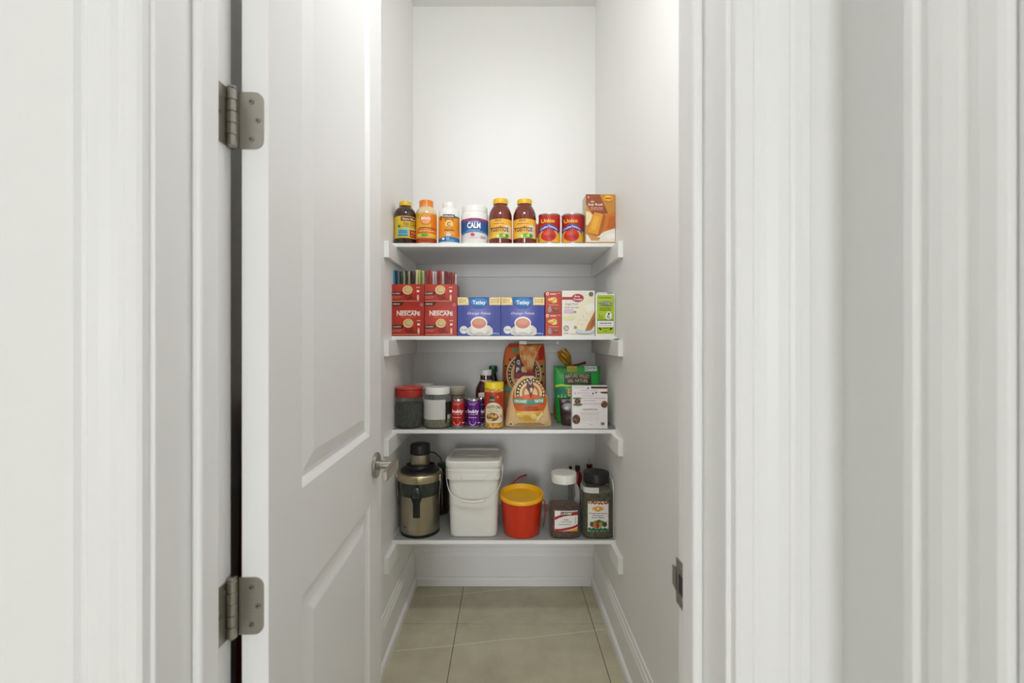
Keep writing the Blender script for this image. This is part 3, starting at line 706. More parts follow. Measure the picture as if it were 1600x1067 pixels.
# stick sachets standing in the opened boxes
def sachet(px0, px1, ytop, lean, col, edge, D_, label, group):
    wd = (px1 - px0) * D_ / F; zb = ub + 0.003; h = Z(ytop, D_) - zb; th = min(0.011, wd * 0.8)
    t = thing('stick_sachet', label, 'sachet', (X((px0 + px1) / 2, D_), D_, zb), 0, group)
    def fn(u, v):
        a = 2 * PI * u
        z = v * h
        tk = th / 2 * min(1.0, (1 - v) / 0.16 + 0.06) * min(1.0, v / 0.1 + 0.08)
        wv = wd / 2 * (0.86 + 0.14 * min(1, abs(v - 0.5) * 2))
        return (wv * math.cos(a) + lean * z, tk * math.sin(a), z)
    G().grid(fn, 14, 10, wrapu=True).build('sachet_body', mat(col, 0.3, noise=0.25, nscale=90), t, smooth=True)
    G().box(-wd / 2 + lean * h, wd / 2 + lean * h, -0.0006, 0.0006, h * 0.93, h).build('crimped_end', mat(edge, 0.3), t)
LS = [(613, 617.4, 422, 0.02, (30, 150, 180), (60, 170, 196), 'cyan'), (617.4, 623, 422.6, 0, (20, 62, 96), (24, 70, 104), 'navy blue'), (623.4, 630, 424, 0.03, (28, 56, 34), (36, 66, 40), 'dark green'), (630.4, 633, 424.5, -0.03, (190, 176, 140), (200, 188, 150), 'thin tan edged'), (633, 637.6, 423.4, 0.02, (34, 44, 26), (40, 50, 30), 'olive black'), (638, 640.4, 424, 0.0, (196, 176, 136), (206, 186, 150), 'narrow tan'), (640.8, 649, 423.4, 0, (62, 34, 22), (80, 36, 26), 'dark brown'), (649.2, 653, 421.8, 0.03, (226, 220, 176), (236, 232, 196), 'cream'), (653.4, 657, 422, 0.0, (196, 204, 96), (206, 212, 110), 'lime yellow'), (657.2, 660, 422.6, 0, (110, 140, 40), (130, 160, 60), 'leaf green'), (660, 662.6, 423, 0.0, (206, 206, 150), (190, 190, 130), 'pale olive')]
for a, b, y, l, c, e, nm in LS:
    sachet(a, b, y, l * 0.3, c, e, D + 0.03, nm + ' stick sachet standing in the opened coffee box by the left wall', 'sachets in the left coffee box')
RS = [(664.6, 670, 423.0, 0, (150, 50, 38), (140, 54, 46), 'brick red'), (670, 675.6, 421.8, 0, (170, 48, 34), (160, 60, 50), 'bright red'), (676, 679, 424.2, -0.02, (226, 206, 204), (236, 220, 218), 'first white'), (679.4, 682, 424.6, 0.04, (210, 190, 190), (226, 210, 210), 'leaning white'), (682.4, 686, 422.6, 0, (140, 34, 22), (120, 40, 32), 'dark brick'), (686, 690, 422.2, 0, (172, 44, 30), (150, 40, 34), 'tomato red'), (690.2, 693.8, 424.6, 0, (226, 190, 182), (232, 206, 200), 'pale pink'), (694.4, 698, 423.6, 0, (110, 24, 22), (90, 26, 24), 'maroon'), (698.2, 703, 424.4, 0, (126, 24, 24), (130, 40, 36), 'wine red'), (703.4, 710.6, 425, 0, (140, 30, 26), (110, 30, 28), 'wide crimson'), (711, 713.6, 426.6, 0, (230, 206, 200), (60, 40, 44), 'white dark-tipped')]
for a, b, y, l, c, e, nm in RS:
    sachet(a, b, y, l * 0.3, c, e, D + 0.03, nm + ' stick sachet standing in the opened coffee box beside the tea', 'sachets in the right coffee box')

# tea boxes
for x0, x1, lab in ((714.8, 782.4, 'blue tea box with teacup picture, beside the red coffee boxes'), (783.2, 851.0, 'blue tea box with teacup picture, beside the small red boxes')):
    BLUE = radial('tea_blue', (112, 112, 190), (0, 38, 140), (0.0, -0.07, 0.10), 0.072, scale=(1.0, 1, 0.85))
    t, pr, w2, h = carton('tea_box', lab, 'box', x0, x1, 464.2, zs2, D, 0.14, BLUE, 'blue tea boxes', side=mat((18, 50, 130), 0.4)); o = x0 - 714.8
    def q(a): return a + o
    pr.r(q(714.9), 464.4, q(732.5), 476.6, (230, 200, 132)).r(q(764.5), 464.4, q(782.3), 476.6, (232, 202, 130))
    pr.e(q(726), 470, 6, 4, (242, 226, 176)).e(q(772), 470, 6, 4, (242, 226, 176))
    for yy, sd in ((468.6, 1), (471.6, 2)): pr.greek(q(717.5), q(729), yy, 1.3, (140, 110, 60), sd).greek(q(767), q(780), yy, 1.3, (140, 110, 60), sd + 4)
    pr.p([(q(731.2), 464.3), (q(765), 464.3), (q(764), 470), (q(761.4), 476), (q(757), 481), (q(753), 482.5), (q(744), 482.5), (q(739.5), 481), (q(735), 476), (q(732), 470)], (26, 92, 160)).e(q(748.4), 471.5, 13, 6, (50, 130, 196))
    pr.t('Tetley', q(748.6), 473.4, 20.5, 8, (244, 248, 252), 0.035, 0, 0, 0)
    pr.t('Orange Pekoe', q(748.4), 490, 36, 5.2, (236, 236, 250), 0.0, 0.35)
    # cup and saucer
    pr.e(q(750), 520.2, 20.5, 4.2, (206, 198, 188)).band([(q(730), 522, 514), (q(736), 524, 509), (q(742), 524, 507), (q(758), 524, 507), (q(765), 524, 509), (q(770), 522, 514)], (214, 208, 200)).ring(q(749), 517, 15.5, 7.5, 1, (120, 112, 108), 190, 350)
    pr.e(q(749), 512.4, 12.6, 11.2, (232, 228, 222)).e(q(748.4), 504.6, 13, 10, (240, 238, 236)).e(q(748.4), 505.4, 11.2, 8, (206, 130, 110)).e(q(749), 503, 8.5, 4.6, (216, 154, 126))
    pr.ring(q(761.5), 513, 3, 3, 1, (226, 222, 214)).e(q(749), 521, 8, 2.2, (198, 192, 184))
    pr.e(q(724.8), 515.4, 6.3, 6.3, (236, 236, 240)).ring(q(724.8), 515.4, 5.4, 5.4, .5, (150, 150, 160)).t('300', q(724.8), 515.3, 8, 4, (120, 116, 116), 0.02).t('930 g', q(775.2), 521.2, 9, 2.8, (190, 220, 244), 0.03).build(t)

# small red boxes, one on the other
zb2 = Z(489.6, D)
for y, zb, lab in ((489.7, zs2, 'small red spice box at the bottom of the pair beside the cake mix'), (455.6, zb2 + 0.0005, 'small red spice box at the top of the pair beside the cake mix')):
    t, pr, w2, h = carton('spice_box', lab, 'box', 852.2, 877.4, y, zb, D, 0.075, mat((186, 56, 36), 0.42), 'small red spice boxes', side=mat((140, 52, 40), 0.5)); o = y - 455.6
    def r_(a): return a + o
    pr.e(855.4, r_(3.4 + 455.6), 2.6, 2.5, (240, 214, 206)).e(855.4, r_(459), 1.3, 1.2, (150, 80, 60)).t('RASOI', 864.6, r_(459.2), 9, 2.6, (246, 224, 216), 0.05).greek(871, 876, r_(458.2), 0.8, (240, 200, 190), 3)
    pr.e(865.5, r_(468.8), 5, 4.8, (232, 190, 96)).e(859, r_(468), 3, 2.6, (226, 180, 90)).e(862, r_(466.6), 2, 1.5, (246, 216, 140)).e(868, r_(471), 2.4, 1.8, (242, 206, 120)).e(862.5, r_(470.2), 1.1, .9, (100, 110, 50)).e(866, r_(467.4), .9, .8, (90, 110, 50))
    pr.line([(857, r_(476.5)), (873, r_(476.5))], 0.6, (240, 200, 190)).e(859, r_(484), 3.1, 4.2, (150, 146, 146)).r(857.6, r_(478.8), 860.4, r_(481), (176, 170, 170)).e(868.4, r_(483.6), 4.8, 3.9, (120, 70, 44)).e(868.4, r_(482), 3.4, 1.7, (168, 112, 70)).e(866, r_(484), 1.2, 1, (70, 44, 30)).build(t)

# cake mix
t, pr, w2, h = carton('cake_mix_box', 'white cake mix box with red spoon logo and cake slice picture', 'box', 878.0, 929.2, 454.2, zs2, D, 0.06, mat((236, 230, 218), 0.42))
pr.e(915, 487, 14, 24, (238, 232, 206)).r(878.2, 464, 896, 468.2, (172, 44, 60)).e(902.6, 465.6, 9.6, 6.5, (172, 36, 54)).ring(902.6, 465.6, 8.6, 5.6, .5, (214, 120, 130)).t('Betty', 902, 463.3, 9.5, 3.4, (250, 240, 240), 0.03, .25).t('Crocker', 903, 467.4, 14, 3.6, (250, 240, 240), 0.03, .25)
pr.t('Angel Food', 893.2, 475.4, 21, 4.4, (110, 106, 104), 0.0, .3).t('Gâteau des anges', 893.4, 480.4, 23, 3.6, (120, 116, 112), 0.0, .3).r(881.6, 483.4, 895.6, 489.4, (210, 172, 196)).greek(883, 894.6, 485.4, 1, (240, 224, 236), 3).greek(883, 894.6, 487.6, 1, (240, 224, 236), 4).e(923.4, 459.6, 3.6, 3.6, (118, 112, 84))
pr.e(889, 497, 10, 3.4, (226, 224, 170)).e(898, 487.4, 2.2, 1.4, (150, 130, 80))
pr.e(914, 518.6, 15, 4.4, (176, 196, 206)).e(914, 517.6, 13, 3.2, (206, 216, 220)).p([(897, 511), (898, 500), (903, 490), (912, 479), (922, 474), (929, 475), (929, 502), (914, 516.6), (906, 515.6)], (238, 230, 204)).p([(912, 479), (922, 474), (929, 475), (929, 484), (918, 488)], (244, 240, 226)).p([(929, 486), (929, 509), (923, 516), (914, 517), (918, 507), (924, 496)], (186, 122, 62)).p([(929, 494), (929, 506), (922, 513), (924, 503)], (166, 98, 46)).e(899, 511.4, 2.4, 2.4, (176, 146, 100))
for a, b in ((906, 500), (911, 494), (909, 507), (916, 500), (903, 506), (917, 490)): pr.e(a, b, 1, .7, (206, 186, 196)); pr.i -= 1
pr.ring(884.6, 512.6, 4.1, 4.1, .9, (80, 84, 92)).line([(883, 514), (886.4, 510.6)], 0.7, (80, 84, 92)).greek(881, 888, 520.8, 1.4, (150, 150, 150), 7).greek(890, 926, 521.6, .7, (170, 168, 164), 8).build(t)

# lime carton with white border, and the white carton behind it
t, pr, w2, h = carton('lime_box', 'narrow lime green box with white border at the right end of second shelf', 'box', 930.4, 960.6, 459.6, zs2, D, 0.06, mat((238, 238, 232), 0.42))
BK = (50, 56, 40)
pr.r(933, 461.4, 959, 521.2, (96, 120, 40)).r(933.5, 461.9, 958.5, 520.7, (176, 206, 40)).greek(935, 956, 465.2, 1.2, BK, 2).e(946, 474, 11.5, 3.6, (150, 160, 120)).t('Mag', 946.6, 473.6, 13.5, 6, (70, 70, 76), 0.08).t('Mag', 946.6, 473.6, 13.2, 5.6, (196, 196, 206), 0.02).greek(935, 957, 478, 1, BK, 4).greek(936.5, 954.5, 481.4, 1.2, BK, 5).greek(936.5, 955.5, 484.4, 1.2, BK, 6).e(950.8, 493.6, 5, 6.8, (238, 240, 232)).e(951.2, 490.2, 1.5, 1.6, (30, 30, 30)).line([(951.4, 491), (949, 496), (953, 498)], 0.9, (50, 50, 50)).line([(948, 493), (953, 495.6)], 0.8, (60, 60, 60)).line([(936.6, 491), (937.4, 498)], .7, BK).line([(940.4, 493), (940.4, 498)], .8, BK)
for k in range(9): pr.p([(934 + k * 2.7, 501.4), (935.3 + k * 2.7, 498), (936.7 + k * 2.7, 501.4)], (70, 80, 60)); pr.i -= 1
pr.i += 1
pr.r(933.6, 501.2, 958.4, 511, (240, 240, 236)).greek(937, 955, 505, 2, (120, 110, 150), 8).greek(936, 956, 508.4, 1, (180, 176, 150), 9).p([(934.6, 512), (939, 512.4), (940, 516), (937.6, 515.4)], (50, 60, 30)).p([(957.4, 512), (953, 512.4), (952, 516), (954.6, 515.4)], (50, 60, 30)).greek(941, 951, 513, 1, BK, 10).greek(943, 949, 517.4, .8, BK, 11).build(t)
t, pr, w2, h = carton('white_box', 'plain white box standing just behind the lime green box', 'box', 932.2, 949, 456.8, zs2, D + 0.075, 0.05, mat((226, 226, 224), 0.5)); pr.r(934, 470, 947, 480, (200, 204, 206)).build(t)
# little metal clip lying on the front end of the rail
zr = SH[1] - T_ - 0.0002
t = thing('metal_clip', 'small dark metal clip lying on the rail end beside the lime box', 'clip', (XR - 0.0105, 1.872, zr))
G().tube([(-0.008, -0.012, 0.0021), (0.006, -0.014, 0.0021), (0.007, 0.0, 0.0021), (0.005, 0.016, 0.0021), (-0.007, 0.014, 0.0021)], 0.002, 8).build('wire_loop', mat((90, 88, 82), 0.35, 1.0), t)
G().box(-0.006, 0.004, -0.004, 0.008, 0.0002, 0.0042).build('clip_jaw', mat((110, 106, 98), 0.35, 1.0), t, bevel=0.001)

# ================================================================== THIRD SHELF
zs3 = SH[2] + LZ; D3 = FS + 0.012
GLASS = clear('clear_jar_plastic', (240, 244, 242), 0.03, 0.05)
def round3(name, label, cat, x0, x1, Dfront, zb=None, group=None):
    xc, Dc, r = put_round(x0, x1, 0, zb or zs3, Dfront)
    t = thing(name, label, cat, (xc, Dc, zb or zs3), 0, group)
    zb_ = zb or zs3
    pr = Print(Dfront, 0, zb_, cyl(r)); shiftprint(pr, x0, x1)
    return t, r, Dc, pr, (lambda py: Z(py, Dc) - zb_), (lambda py: Z(py, Dfront) - zb_)
# jar of dark seeds with a two-tier red lid
t, r, Dc, pr, zc, zf = round3('storage_jar', 'clear jar of dark grey seeds with a two-tier red lid', 'jar', 615, 658, D3, group='clear storage jars on the third shelf')
H = zc(617)
G().lathe([(r * .9, 0.0005), (r * .985, 0.003), (r, 0.010), (r, H * .80), (r * .97, H * .88), (r * .9, H * .95), (r * .9, H)], 36, cap1=False).build('jar_body', GLASS, t, smooth=40)
G().lathe([(r * .86, 0.002), (r * .955, 0.006), (r * .972, 0.012), (r * .972, H * .72), (r * .9, H * .75), (0.002, H * .77)], 32).build('seed_contents', speckle('dark_seeds', [(62, 66, 60), (84, 90, 80), (50, 54, 52), (108, 112, 100), (70, 74, 66)], 320), t, smooth=40)
ribbed_cap(t, r * .955, H - 0.006, H + 0.026, mat((172, 34, 26), 0.28), 'lid_ring', 60)
o = G().lathe([(r * .93, H + 0.0265), (r * .98, H + 0.030), (r * .98, H + 0.038), (r * .9, H + 0.0405), (r * .5, H + 0.0412), (r * .45, H + 0.044), (0.001, H + 0.0445)], 40).build('lid_top', mat((196, 70, 62), 0.2, coat=0.6), t, smooth=40)
# white-lidded jar behind
t, r, Dc, pr, zc, zf = round3('storage_jar', 'jar with white lid mostly hidden behind the red-lidded jar', 'jar', 648, 678, 2.14, group='clear storage jars on the third shelf')
H = zc(605)
G().lathe([(r * .9, 0.0005), (r, 0.006), (r, H * .85), (r * .9, H * .95), (r * .9, H)], 28, cap1=False).build('jar_body', GLASS, t, smooth=40)
G().lathe([(r * .9, 0.002), (r * .96, 0.008), (r * .96, H * .7), (0.002, H * .72)], 28).build('flour_contents', speckle('pale_flour', [(190, 184, 168), (204, 198, 182), (178, 172, 156)], 300), t, smooth=40)
ribbed_cap(t, r * .96, H - 0.004, zc(598), WPL, 'lid', 44)
# jar with white lid, white back of a label, pale grain
t, r, Dc, pr, zc, zf = round3('storage_jar', 'clear jar with white lid, pale label and a little grain inside', 'jar', 662.5, 705, D3, group='clear storage jars on the third shelf')
H = zc(614)
G().lathe([(r * .9, 0.0005), (r * .985, 0.003), (r, 0.010), (r, H * .83), (r * .97, H * .9), (r * .9, H * .96), (r * .9, H)], 36, cap1=False).build('jar_body', GLASS, t, smooth=40)
G().lathe([(r * .86, 0.002), (r * .955, 0.006), (r * .972, 0.012), (r * .972, H * .27), (r * .6, H * .25), (0.002, H * .26)], 32).build('grain_contents', speckle('pale_grain', [(150, 138, 112), (176, 164, 136), (134, 122, 98), (190, 180, 154)], 330), t, smooth=40)
ribbed_cap(t, r * .905, H - 0.002, zc(605.3) + 0.003, mat((228, 228, 224), 0.35), 'lid', 60)
wrap(t, r * 1.001, zf(656), zf(625), mat((202, 202, 196), 0.5, noise=0.03), a0=-100, a1=42)
wrap(t, r * 1.001, zf(662), zf(629), mat((34, 36, 38), 0.45), 'back_label', a0=42, a1=120)
lp = Print(D3, 0, zs3, cyl(r * 1.001)); shiftprint(lp, 662.5, 705)
for yy in (633, 637, 641, 646): lp.greek(698.6, 703.6, yy, 1, (120, 120, 120), int(yy))
lp.r(698, 649, 703.4, 656, (200, 204, 200)).r(697.4, 656.4, 703.6, 662, (96, 150, 70)).build(t)
# jar with tan contents behind the drink cans
t, r, Dc, pr, zc, zf = round3('storage_jar', 'glass jar with translucent lid and tan contents behind the red can', 'jar', 700.5, 727, 2.04, group='clear storage jars on the third shelf')
H = zc(615)
G().lathe([(r * .86, 0.0005), (r * .93, 0.006), (r * .93, H * .9), (r * .86, H)], 30, cap1=False).build('jar_body', GLASS, t, smooth=40)
G().lathe([(r * .8, 0.002), (r * .89, 0.008), (r * .89, H * .94), (0.002, H * .95)], 28).build('tan_contents', mat((176, 138, 78), 0.7, col2=(150, 112, 60), nscale=60), t, smooth=40)
G().lathe([(r * .9, H - 0.001), (r * .93, H + 0.003), (r * 1.06, H + 0.010), (r * 1.06, zc(605.5)), (r * .98, zc(604)), (r * .2, zc(603.6))], 36).build('lid', clear('milky_lid', (214, 206, 188), 0.45, 0.2), t, smooth=40)

# drink cans
def drink_can(x0, x1, Df, ytop, label, c1, c2, word=True):
    t, r, Dc, pr, zc, zf = round3('drink_can', label, 'can', x0, x1, Df, group='sparkling water cans')
    H = zc(ytop); AL = mat((200, 198, 200), 0.25, 1.0)
    G().lathe([(r * .78, 0.0), (r * .82, 0.001), (r * .98, 0.008), (r, 0.012), (r, H - 0.016), (r * .97, H - 0.012), (r * .84, H - 0.003), (r * .86, H - 0.001), (r * .84, H), (r * .80, H - 0.001), (r * .79, H - 0.005), (0.001, H - 0.005)], 36).build('can_body', AL, t, smooth=40)
    wrap(t, r, 0.0115, H - 0.0155, mat(c1, 0.28, 0.35), 'printed_sleeve')
    G().grid(lambda u, v: ((r * (1 - .13 * v) + .0003) * math.cos(2 * PI * u), (r * (1 - .13 * v) + .0003) * math.sin(2 * PI * u), H - 0.0155 + 0.011 * v), 32, 2, wrapu=True).build('printed_shoulder', mat(c1, 0.28, 0.35), t, smooth=True)
    tb = G().box(-0.006, 0.006, -0.012, 0.007, H - 0.0045, H - 0.0035); tb.build('pull_tab', AL, t, bevel=0.0003)
    if word:
        o = x0 - 705; LT = (244, 226, 232); 
        def q(a): return a + o
        s = (x1 - x0) / 21.5
        bl = Print(Df, 0, zs3, cyl(r)); shiftprint(bl, x0, x1); bl.t('bubly', q(715), 643.5, 17.4, 7, (246, 238, 244), 0.05).build(t, 'brand_lettering')
        tp = Print(Df, 0, zs3, cyl(r)); shiftprint(tp, x0, x1); tp.greek(q(708.5), q(719), 632, 1, c2, 4).build(t, 'top_print')
        pr.greek(q(709), q(722), 647.6, 0.8, c2, 3).greek(q(707.5), q(720), 652.4, 1.1, c2, 5).build(t)
        lg = Print(Df, 0, zs3, cyl(r)); shiftprint(lg, x0, x1); lg.ring(q(714), 658.5, 5.6, 6, 0.9, c2, 180, 360).build(t, 'smile_logo')
        sp = Print(Df, 0, zs3, cyl(r)); shiftprint(sp, x0, x1)
        sp.greek(q(722), q(725), 661, 1.6, (240, 220, 226), 6).build(t, 'side_print')
    return t
drink_can(705, 726.8, D3 + 0.006, 624, 'red sparkling water can standing in front of the glass jar', (170, 36, 34), (240, 160, 130))
drink_can(729.4, 751, D3 + 0.006, 624, 'purple sparkling water can at the shelf front beside the corn canister', (92, 32, 128), (226, 190, 236))
drink_can(723.8, 742, D3 + 0.088, 622.4, 'purple can in the row behind, showing between the two front cans', (74, 34, 92), (180, 160, 190))
drink_can(742.6, 760.6, D3 + 0.084, 621.2, 'purple can behind the front purple can, nearer the ketchup', (62, 30, 84), (180, 160, 190))

# ketchup bottle
t, r, Dc, pr, zc, zf = round3('ketchup_bottle', 'dark red ketchup bottle with white cap behind the corn canister', 'bottle', 743, 776, 2.085)
K = mat((72, 14, 10), 0.12, noise=0.2, coat=0.6)
G().lathe([(r * .9, 0.0), (r * .97, 0.004), (r, 0.012), (r, zc(612)), (r * .97, zc(607)), (r * .8, zc(600.5)), (r * .6, zc(594.5)), (r * .56, zc(592)), (r * .56, zc(586)), (r * .52, zc(583))], 36, sy=0.8).build('bottle_body', K, t, smooth=40)
ribbed_cap(t, r * .54, zc(586), zc(577), mat((226, 226, 226), 0.35), 'cap', 44)
G().lathe([(r * .6, zc(598.5)), (r * .62, zc(598)), (r * .59, zc(593.5)), (r * .57, zc(593))], 32, sy=0.86).build('neck_label', mat((206, 198, 182), 0.4), t, smooth=40)
es = lambda x, z, o: (x, -0.8 * math.sqrt(max((r + o * 2) ** 2 - min(abs(x), r * .995) ** 2, 0)), z)
lb = Print(2.085, 0, zs3, es); shiftprint(lb, 743, 776)
lb.band([(747, 655, 615), (750, 656, 614), (756, 656, 613.5), (763, 656, 613.5), (769, 656, 614), (772, 655, 615)], (214, 210, 196)).p([(750, 618), (769, 618), (767, 632), (752, 632)], (40, 70, 52)).p([(751.4, 619), (767.6, 619), (766, 631), (753, 631)], (222, 218, 204)).t('HEINZ', 759.5, 624.5, 12, 5, (60, 66, 56), 0.04).r(748, 636, 771, 652, (52, 92, 60)).t('KETCHUP', 759.5, 643, 19, 5, (226, 222, 206), 0.03).build(t)
# green capped bottle behind it
t, r, Dc, pr, zc, zf = round3('sauce_bottle', 'dark sauce bottle with green cap behind the ketchup bottle', 'bottle', 761.5, 779.5, 2.22)
G().lathe([(r * .9, 0), (r, 0.005), (r, zc(601)), (r * .8, zc(592)), (r * .55, zc(585)), (r * .5, zc(578))], 28).build('bottle_body', mat((28, 34, 26), 0.15, noise=0.2, coat=0.5), t, smooth=40)
ribbed_cap(t, r * .72, zc(581), zc(571.4), mat((22, 92, 46), 0.35), 'cap', 36)
wrap(t, r, zc(655), zc(610), mat((70, 100, 66), 0.5, noise=0.2))

# toasted corn canister
t, r, Dc, pr, zc, zf = round3('corn_canister', 'clear canister of toasted corn with bright yellow lid', 'canister', 756.8, 787, D3)
H = zc(604.5)
CORN = speckle('toasted_corn', [(196, 140, 50), (222, 176, 84), (170, 110, 40), (236, 200, 120), (206, 156, 60)], 150, 0.5)
G().lathe([(r * .9, 0.0), (r * .98, 0.003), (r, 0.008), (r, H - 0.006), (r * .97, H)], 36).build('canister_body', CORN, t, smooth=40)
ribbed_cap(t, r * 1.0, H - 0.003, zc(596.6), mat((232, 206, 22), 0.35), 'lid', 56)
wrap(t, r, zf(661.5), zf(613), mat((190, 56, 22), 0.35, col2=(168, 44, 20), nscale=30))
pr.band([(758.2, 660, 640), (760, 661, 634), (763, 661, 631), (767, 661, 629.4), (771.5, 661, 629), (776, 661, 629.8), (780, 661, 632), (783.6, 661, 637), (785, 660, 642)], (228, 216, 180)).e(768.6, 623.4, 4.6, 5.4, (50, 66, 46)).r(764.6, 623, 773, 628, (70, 86, 64)).greek(765.4, 772.4, 625, 1.2, (206, 200, 170), 2).e(777.6, 620.4, 1.6, 1.6, (240, 150, 70)).t('TOASTED CORN', 771, 637.6, 22, 4.2, (66, 60, 40), 0.04, 0, 2.4).greek(764, 777, 639.6, 1.2, (150, 140, 110), 3).greek(763, 779, 643, 1.2, (150, 150, 120), 4).e(769.6, 651.6, 9.4, 6.6, (120, 76, 36))
rnd = random.Random(5)
for k in range(22):
    a = rnd.uniform(0, 6.28); q_ = math.sqrt(rnd.random()) * .85
    pr.e(769.6 + 9.4 * q_ * math.cos(a), 651.6 + 6.6 * q_ * math.sin(a), 1.7, 1.2, rnd.choice([(206, 160, 80), (228, 190, 110), (176, 116, 54)]), 6); pr.i -= 0.6
pr.e(783, 651, 1.4, 3, (214, 150, 120)).build(t)

# ---- bags: pillow built from an outline in photo pixels, its own thickness
def bag(name, label, cat, outline_l, outline_r, D, zb, thick, m, group=None, lean=0.0, crease=0.004, seed=1, flat_top=True):
    """outline_l/_r: (px,py) from base to top on each side at depth D (the bag's middle plane)"""
    rnd = random.Random(seed); ph = [rnd.uniform(0, 6.28) for _ in range(6)]
    k = D / F; mid = (outline_l[0][0] + outline_r[0][0]) / 2
    t = thing(name, label, cat, (X(mid, D), D, zb), 0, group)
    ztop = Z(outline_l[-1][1], D) - zb
    def side(o, z):
        pts = [((a - mid) * k, Z(b, D) - zb) for a, b in o]
        if z <= pts[0][1]: return pts[0][0]
        for (x0, z0), (x1, z1) in zip(pts, pts[1:]):
            if z <= z1: return x0 + (x1 - x0) * (z - z0) / max(1e-6, z1 - z0)
        return pts[-1][0]
    def depth(u, v):
        """half thickness at width fraction u (0..1) and height fraction v"""
        e = max(0.0, 1 - (2 * u - 1) ** 2) ** 0.55
        b = (0.55 + 0.45 * min(1, v / 0.25)) * (min(1.0, (1 - v) / 0.5) ** 0.7 if flat_top else 1)
        w_ = crease * (math.sin(9 * u + 7 * v + ph[0]) + 0.7 * math.sin(17 * u - 11 * v + ph[1]) + 0.5 * math.sin(23 * v + ph[2]))
        return max(0.0012, thick / 2 * e * b + w_ * e * min(1, 3 * v) * 0.5 + 0.0012)
    def front(x, z, off):
        z = max(0.0, min(ztop, z)); a, b = side(outline_l, z), side(outline_r, z)
        u = min(1, max(0, (x - a) / max(1e-6, b - a))); return (min(max(x, a), b), -depth(u, z / ztop) - off + lean * z, z)
    g = G(); nu, nv = 26, 30
    P = lambda u, v, s: (side(outline_l, v * ztop) * (1 - u) + side(outline_r, v * ztop) * u, s * depth(u, v) + lean * v * ztop, v * ztop)
    g.grid(lambda u, v: P(u, v, -1), nu, nv); g.grid(lambda u, v: P(u, v, 1), nu, nv)
    o = g.build('bag_body', m, t, smooth=True)
    # close base, top and both sides between the two skins
    n = (nu + 1) * (nv + 1); me = o.data
    rim = [j * (nu + 1) for j in range(nv + 1)] ; rim2 = [j * (nu + 1) + nu for j in range(nv + 1)]
    g2 = G(); vv = g.v; ff = [f for f in g.f]
    for L_ in (rim, rim2):
        for a, b in zip(L_, L_[1:]): ff.append((a, b, b + n, a + n))
    for row in (0, nv):
        for i in range(nu):
            a = row * (nu + 1) + i; ff.append((a, a + 1, a + 1 + n, a + n))
    me2 = bpy.data.meshes.new('bag_body'); me2.from_pydata(vv, [], ff); me2.update()
    bm = bmesh.new(); bm.from_mesh(me2); bmesh.ops.recalc_face_normals(bm, faces=bm.faces)
    for f in bm.faces: f.smooth = True
    bm.to_mesh(me2); bm.free(); me2.materials.append(m); o.data = me2
    pr = Print(D, mid, zb, front, step=0.00013, start=0.0014)
    return t, pr
def dense(pr):
    """finer strips so that print follows a bulging bag"""
    def band(cols, col, rough=0.45, pr=pr):
        o = pr._off(); v = []; f = []; c2 = []
        for (a, l0, h0), (b, l1, h1) in zip(cols, cols[1:]):
            n = max(1, int(abs(b - a) / 1.6))
            for i in range(n): q = i / n; c2.append((a + (b - a) * q, l0 + (l1 - l0) * q, h0 + (h1 - h0) * q))
        c2.append(cols[-1]); nv = max(1, int(max(abs(l - h) for _, l, h in c2) / 1.6))
        for px, l, h in c2:
            for j in range(nv + 1): x, z = pr.L(px, l + (h - l) * j / nv); v.append(pr.surf(x, z, o))
        for i in range(len(c2) - 1):
            for j in range(nv):
                a = i * (nv + 1) + j; f.append((a, a + nv + 1, a + nv + 2, a + 1))
        pr.g.add(v, f, mat(col, rough) if isinstance(col, tuple) else col); return pr
    pr.band = band; return pr
def poly_band(pr, pts, col):
    """filled polygon cut into columns (follows a bulge)"""
    xs = sorted(set(p[0] for p in pts)); lo, hi = xs[0], xs[-1]; n = max(2, int((hi - lo) / 1.2)); cols = []
    for i in range(n + 1):
        x = lo + (hi - lo) * i / n; x = min(max(x, lo + 1e-3), hi - 1e-3); ys = []
        for (ax, ay), (bx, by) in zip(pts, pts[1:] + pts[:1]):
            if (ax <= x < bx) or (bx <= x < ax): ys.append(ay + (by - ay) * (x - ax) / (bx - ax))
        if len(ys) >= 2: cols.append((x, max(ys), min(ys)))
    return pr.band(cols, col)
ORG = (206, 104, 40); CRM = (214, 180, 128); TEAL = (84, 150, 132); DRD = (110, 30, 24); BLK = (44, 34, 28)
# back tortilla bag
Db = 2.17; zB = zs3
k_ = Db / F
def yb(py): return py
t, pr = bag('tortilla_bag', 'orange patterned tortilla chip bag with folded top standing behind the cream bag', 'bag', [(789, 652), (786, 640), (785, 600), (785.5, 565), (789, 545), (796, 536.4)], [(850, 652), (852, 640), (853, 600), (852.5, 565), (851, 545), (849, 536.4)], Db, zB, 0.10, mat((186, 140, 84), 0.38, col2=(150, 84, 44), nscale=14), 'tortilla chip bags', seed=3)
dense(pr)
poly_band(pr, [(789, 548), (797, 538), (848, 538), (851, 550), (851, 590), (842, 600), (800, 600), (788, 560)], ORG)
pr.r(841, 540, 850, 562, (176, 36, 26)).r(795, 538, 812, 543, (190, 54, 24)).r(800.5, 543, 809, 551, (110, 130, 104)).r(787.5, 575, 793, 600, (150, 60, 34)).r(844, 564, 851, 600, (168, 132, 80))
for rad, c in ((27, CRM), (24.5, BLK), (20, CRM), (17, (196, 120, 70)), (13.5, CRM)):
    pr.ring(818, 584, rad, rad * 1.15, 4.2 if rad > 16 else 13, c, 0, 360, 40)
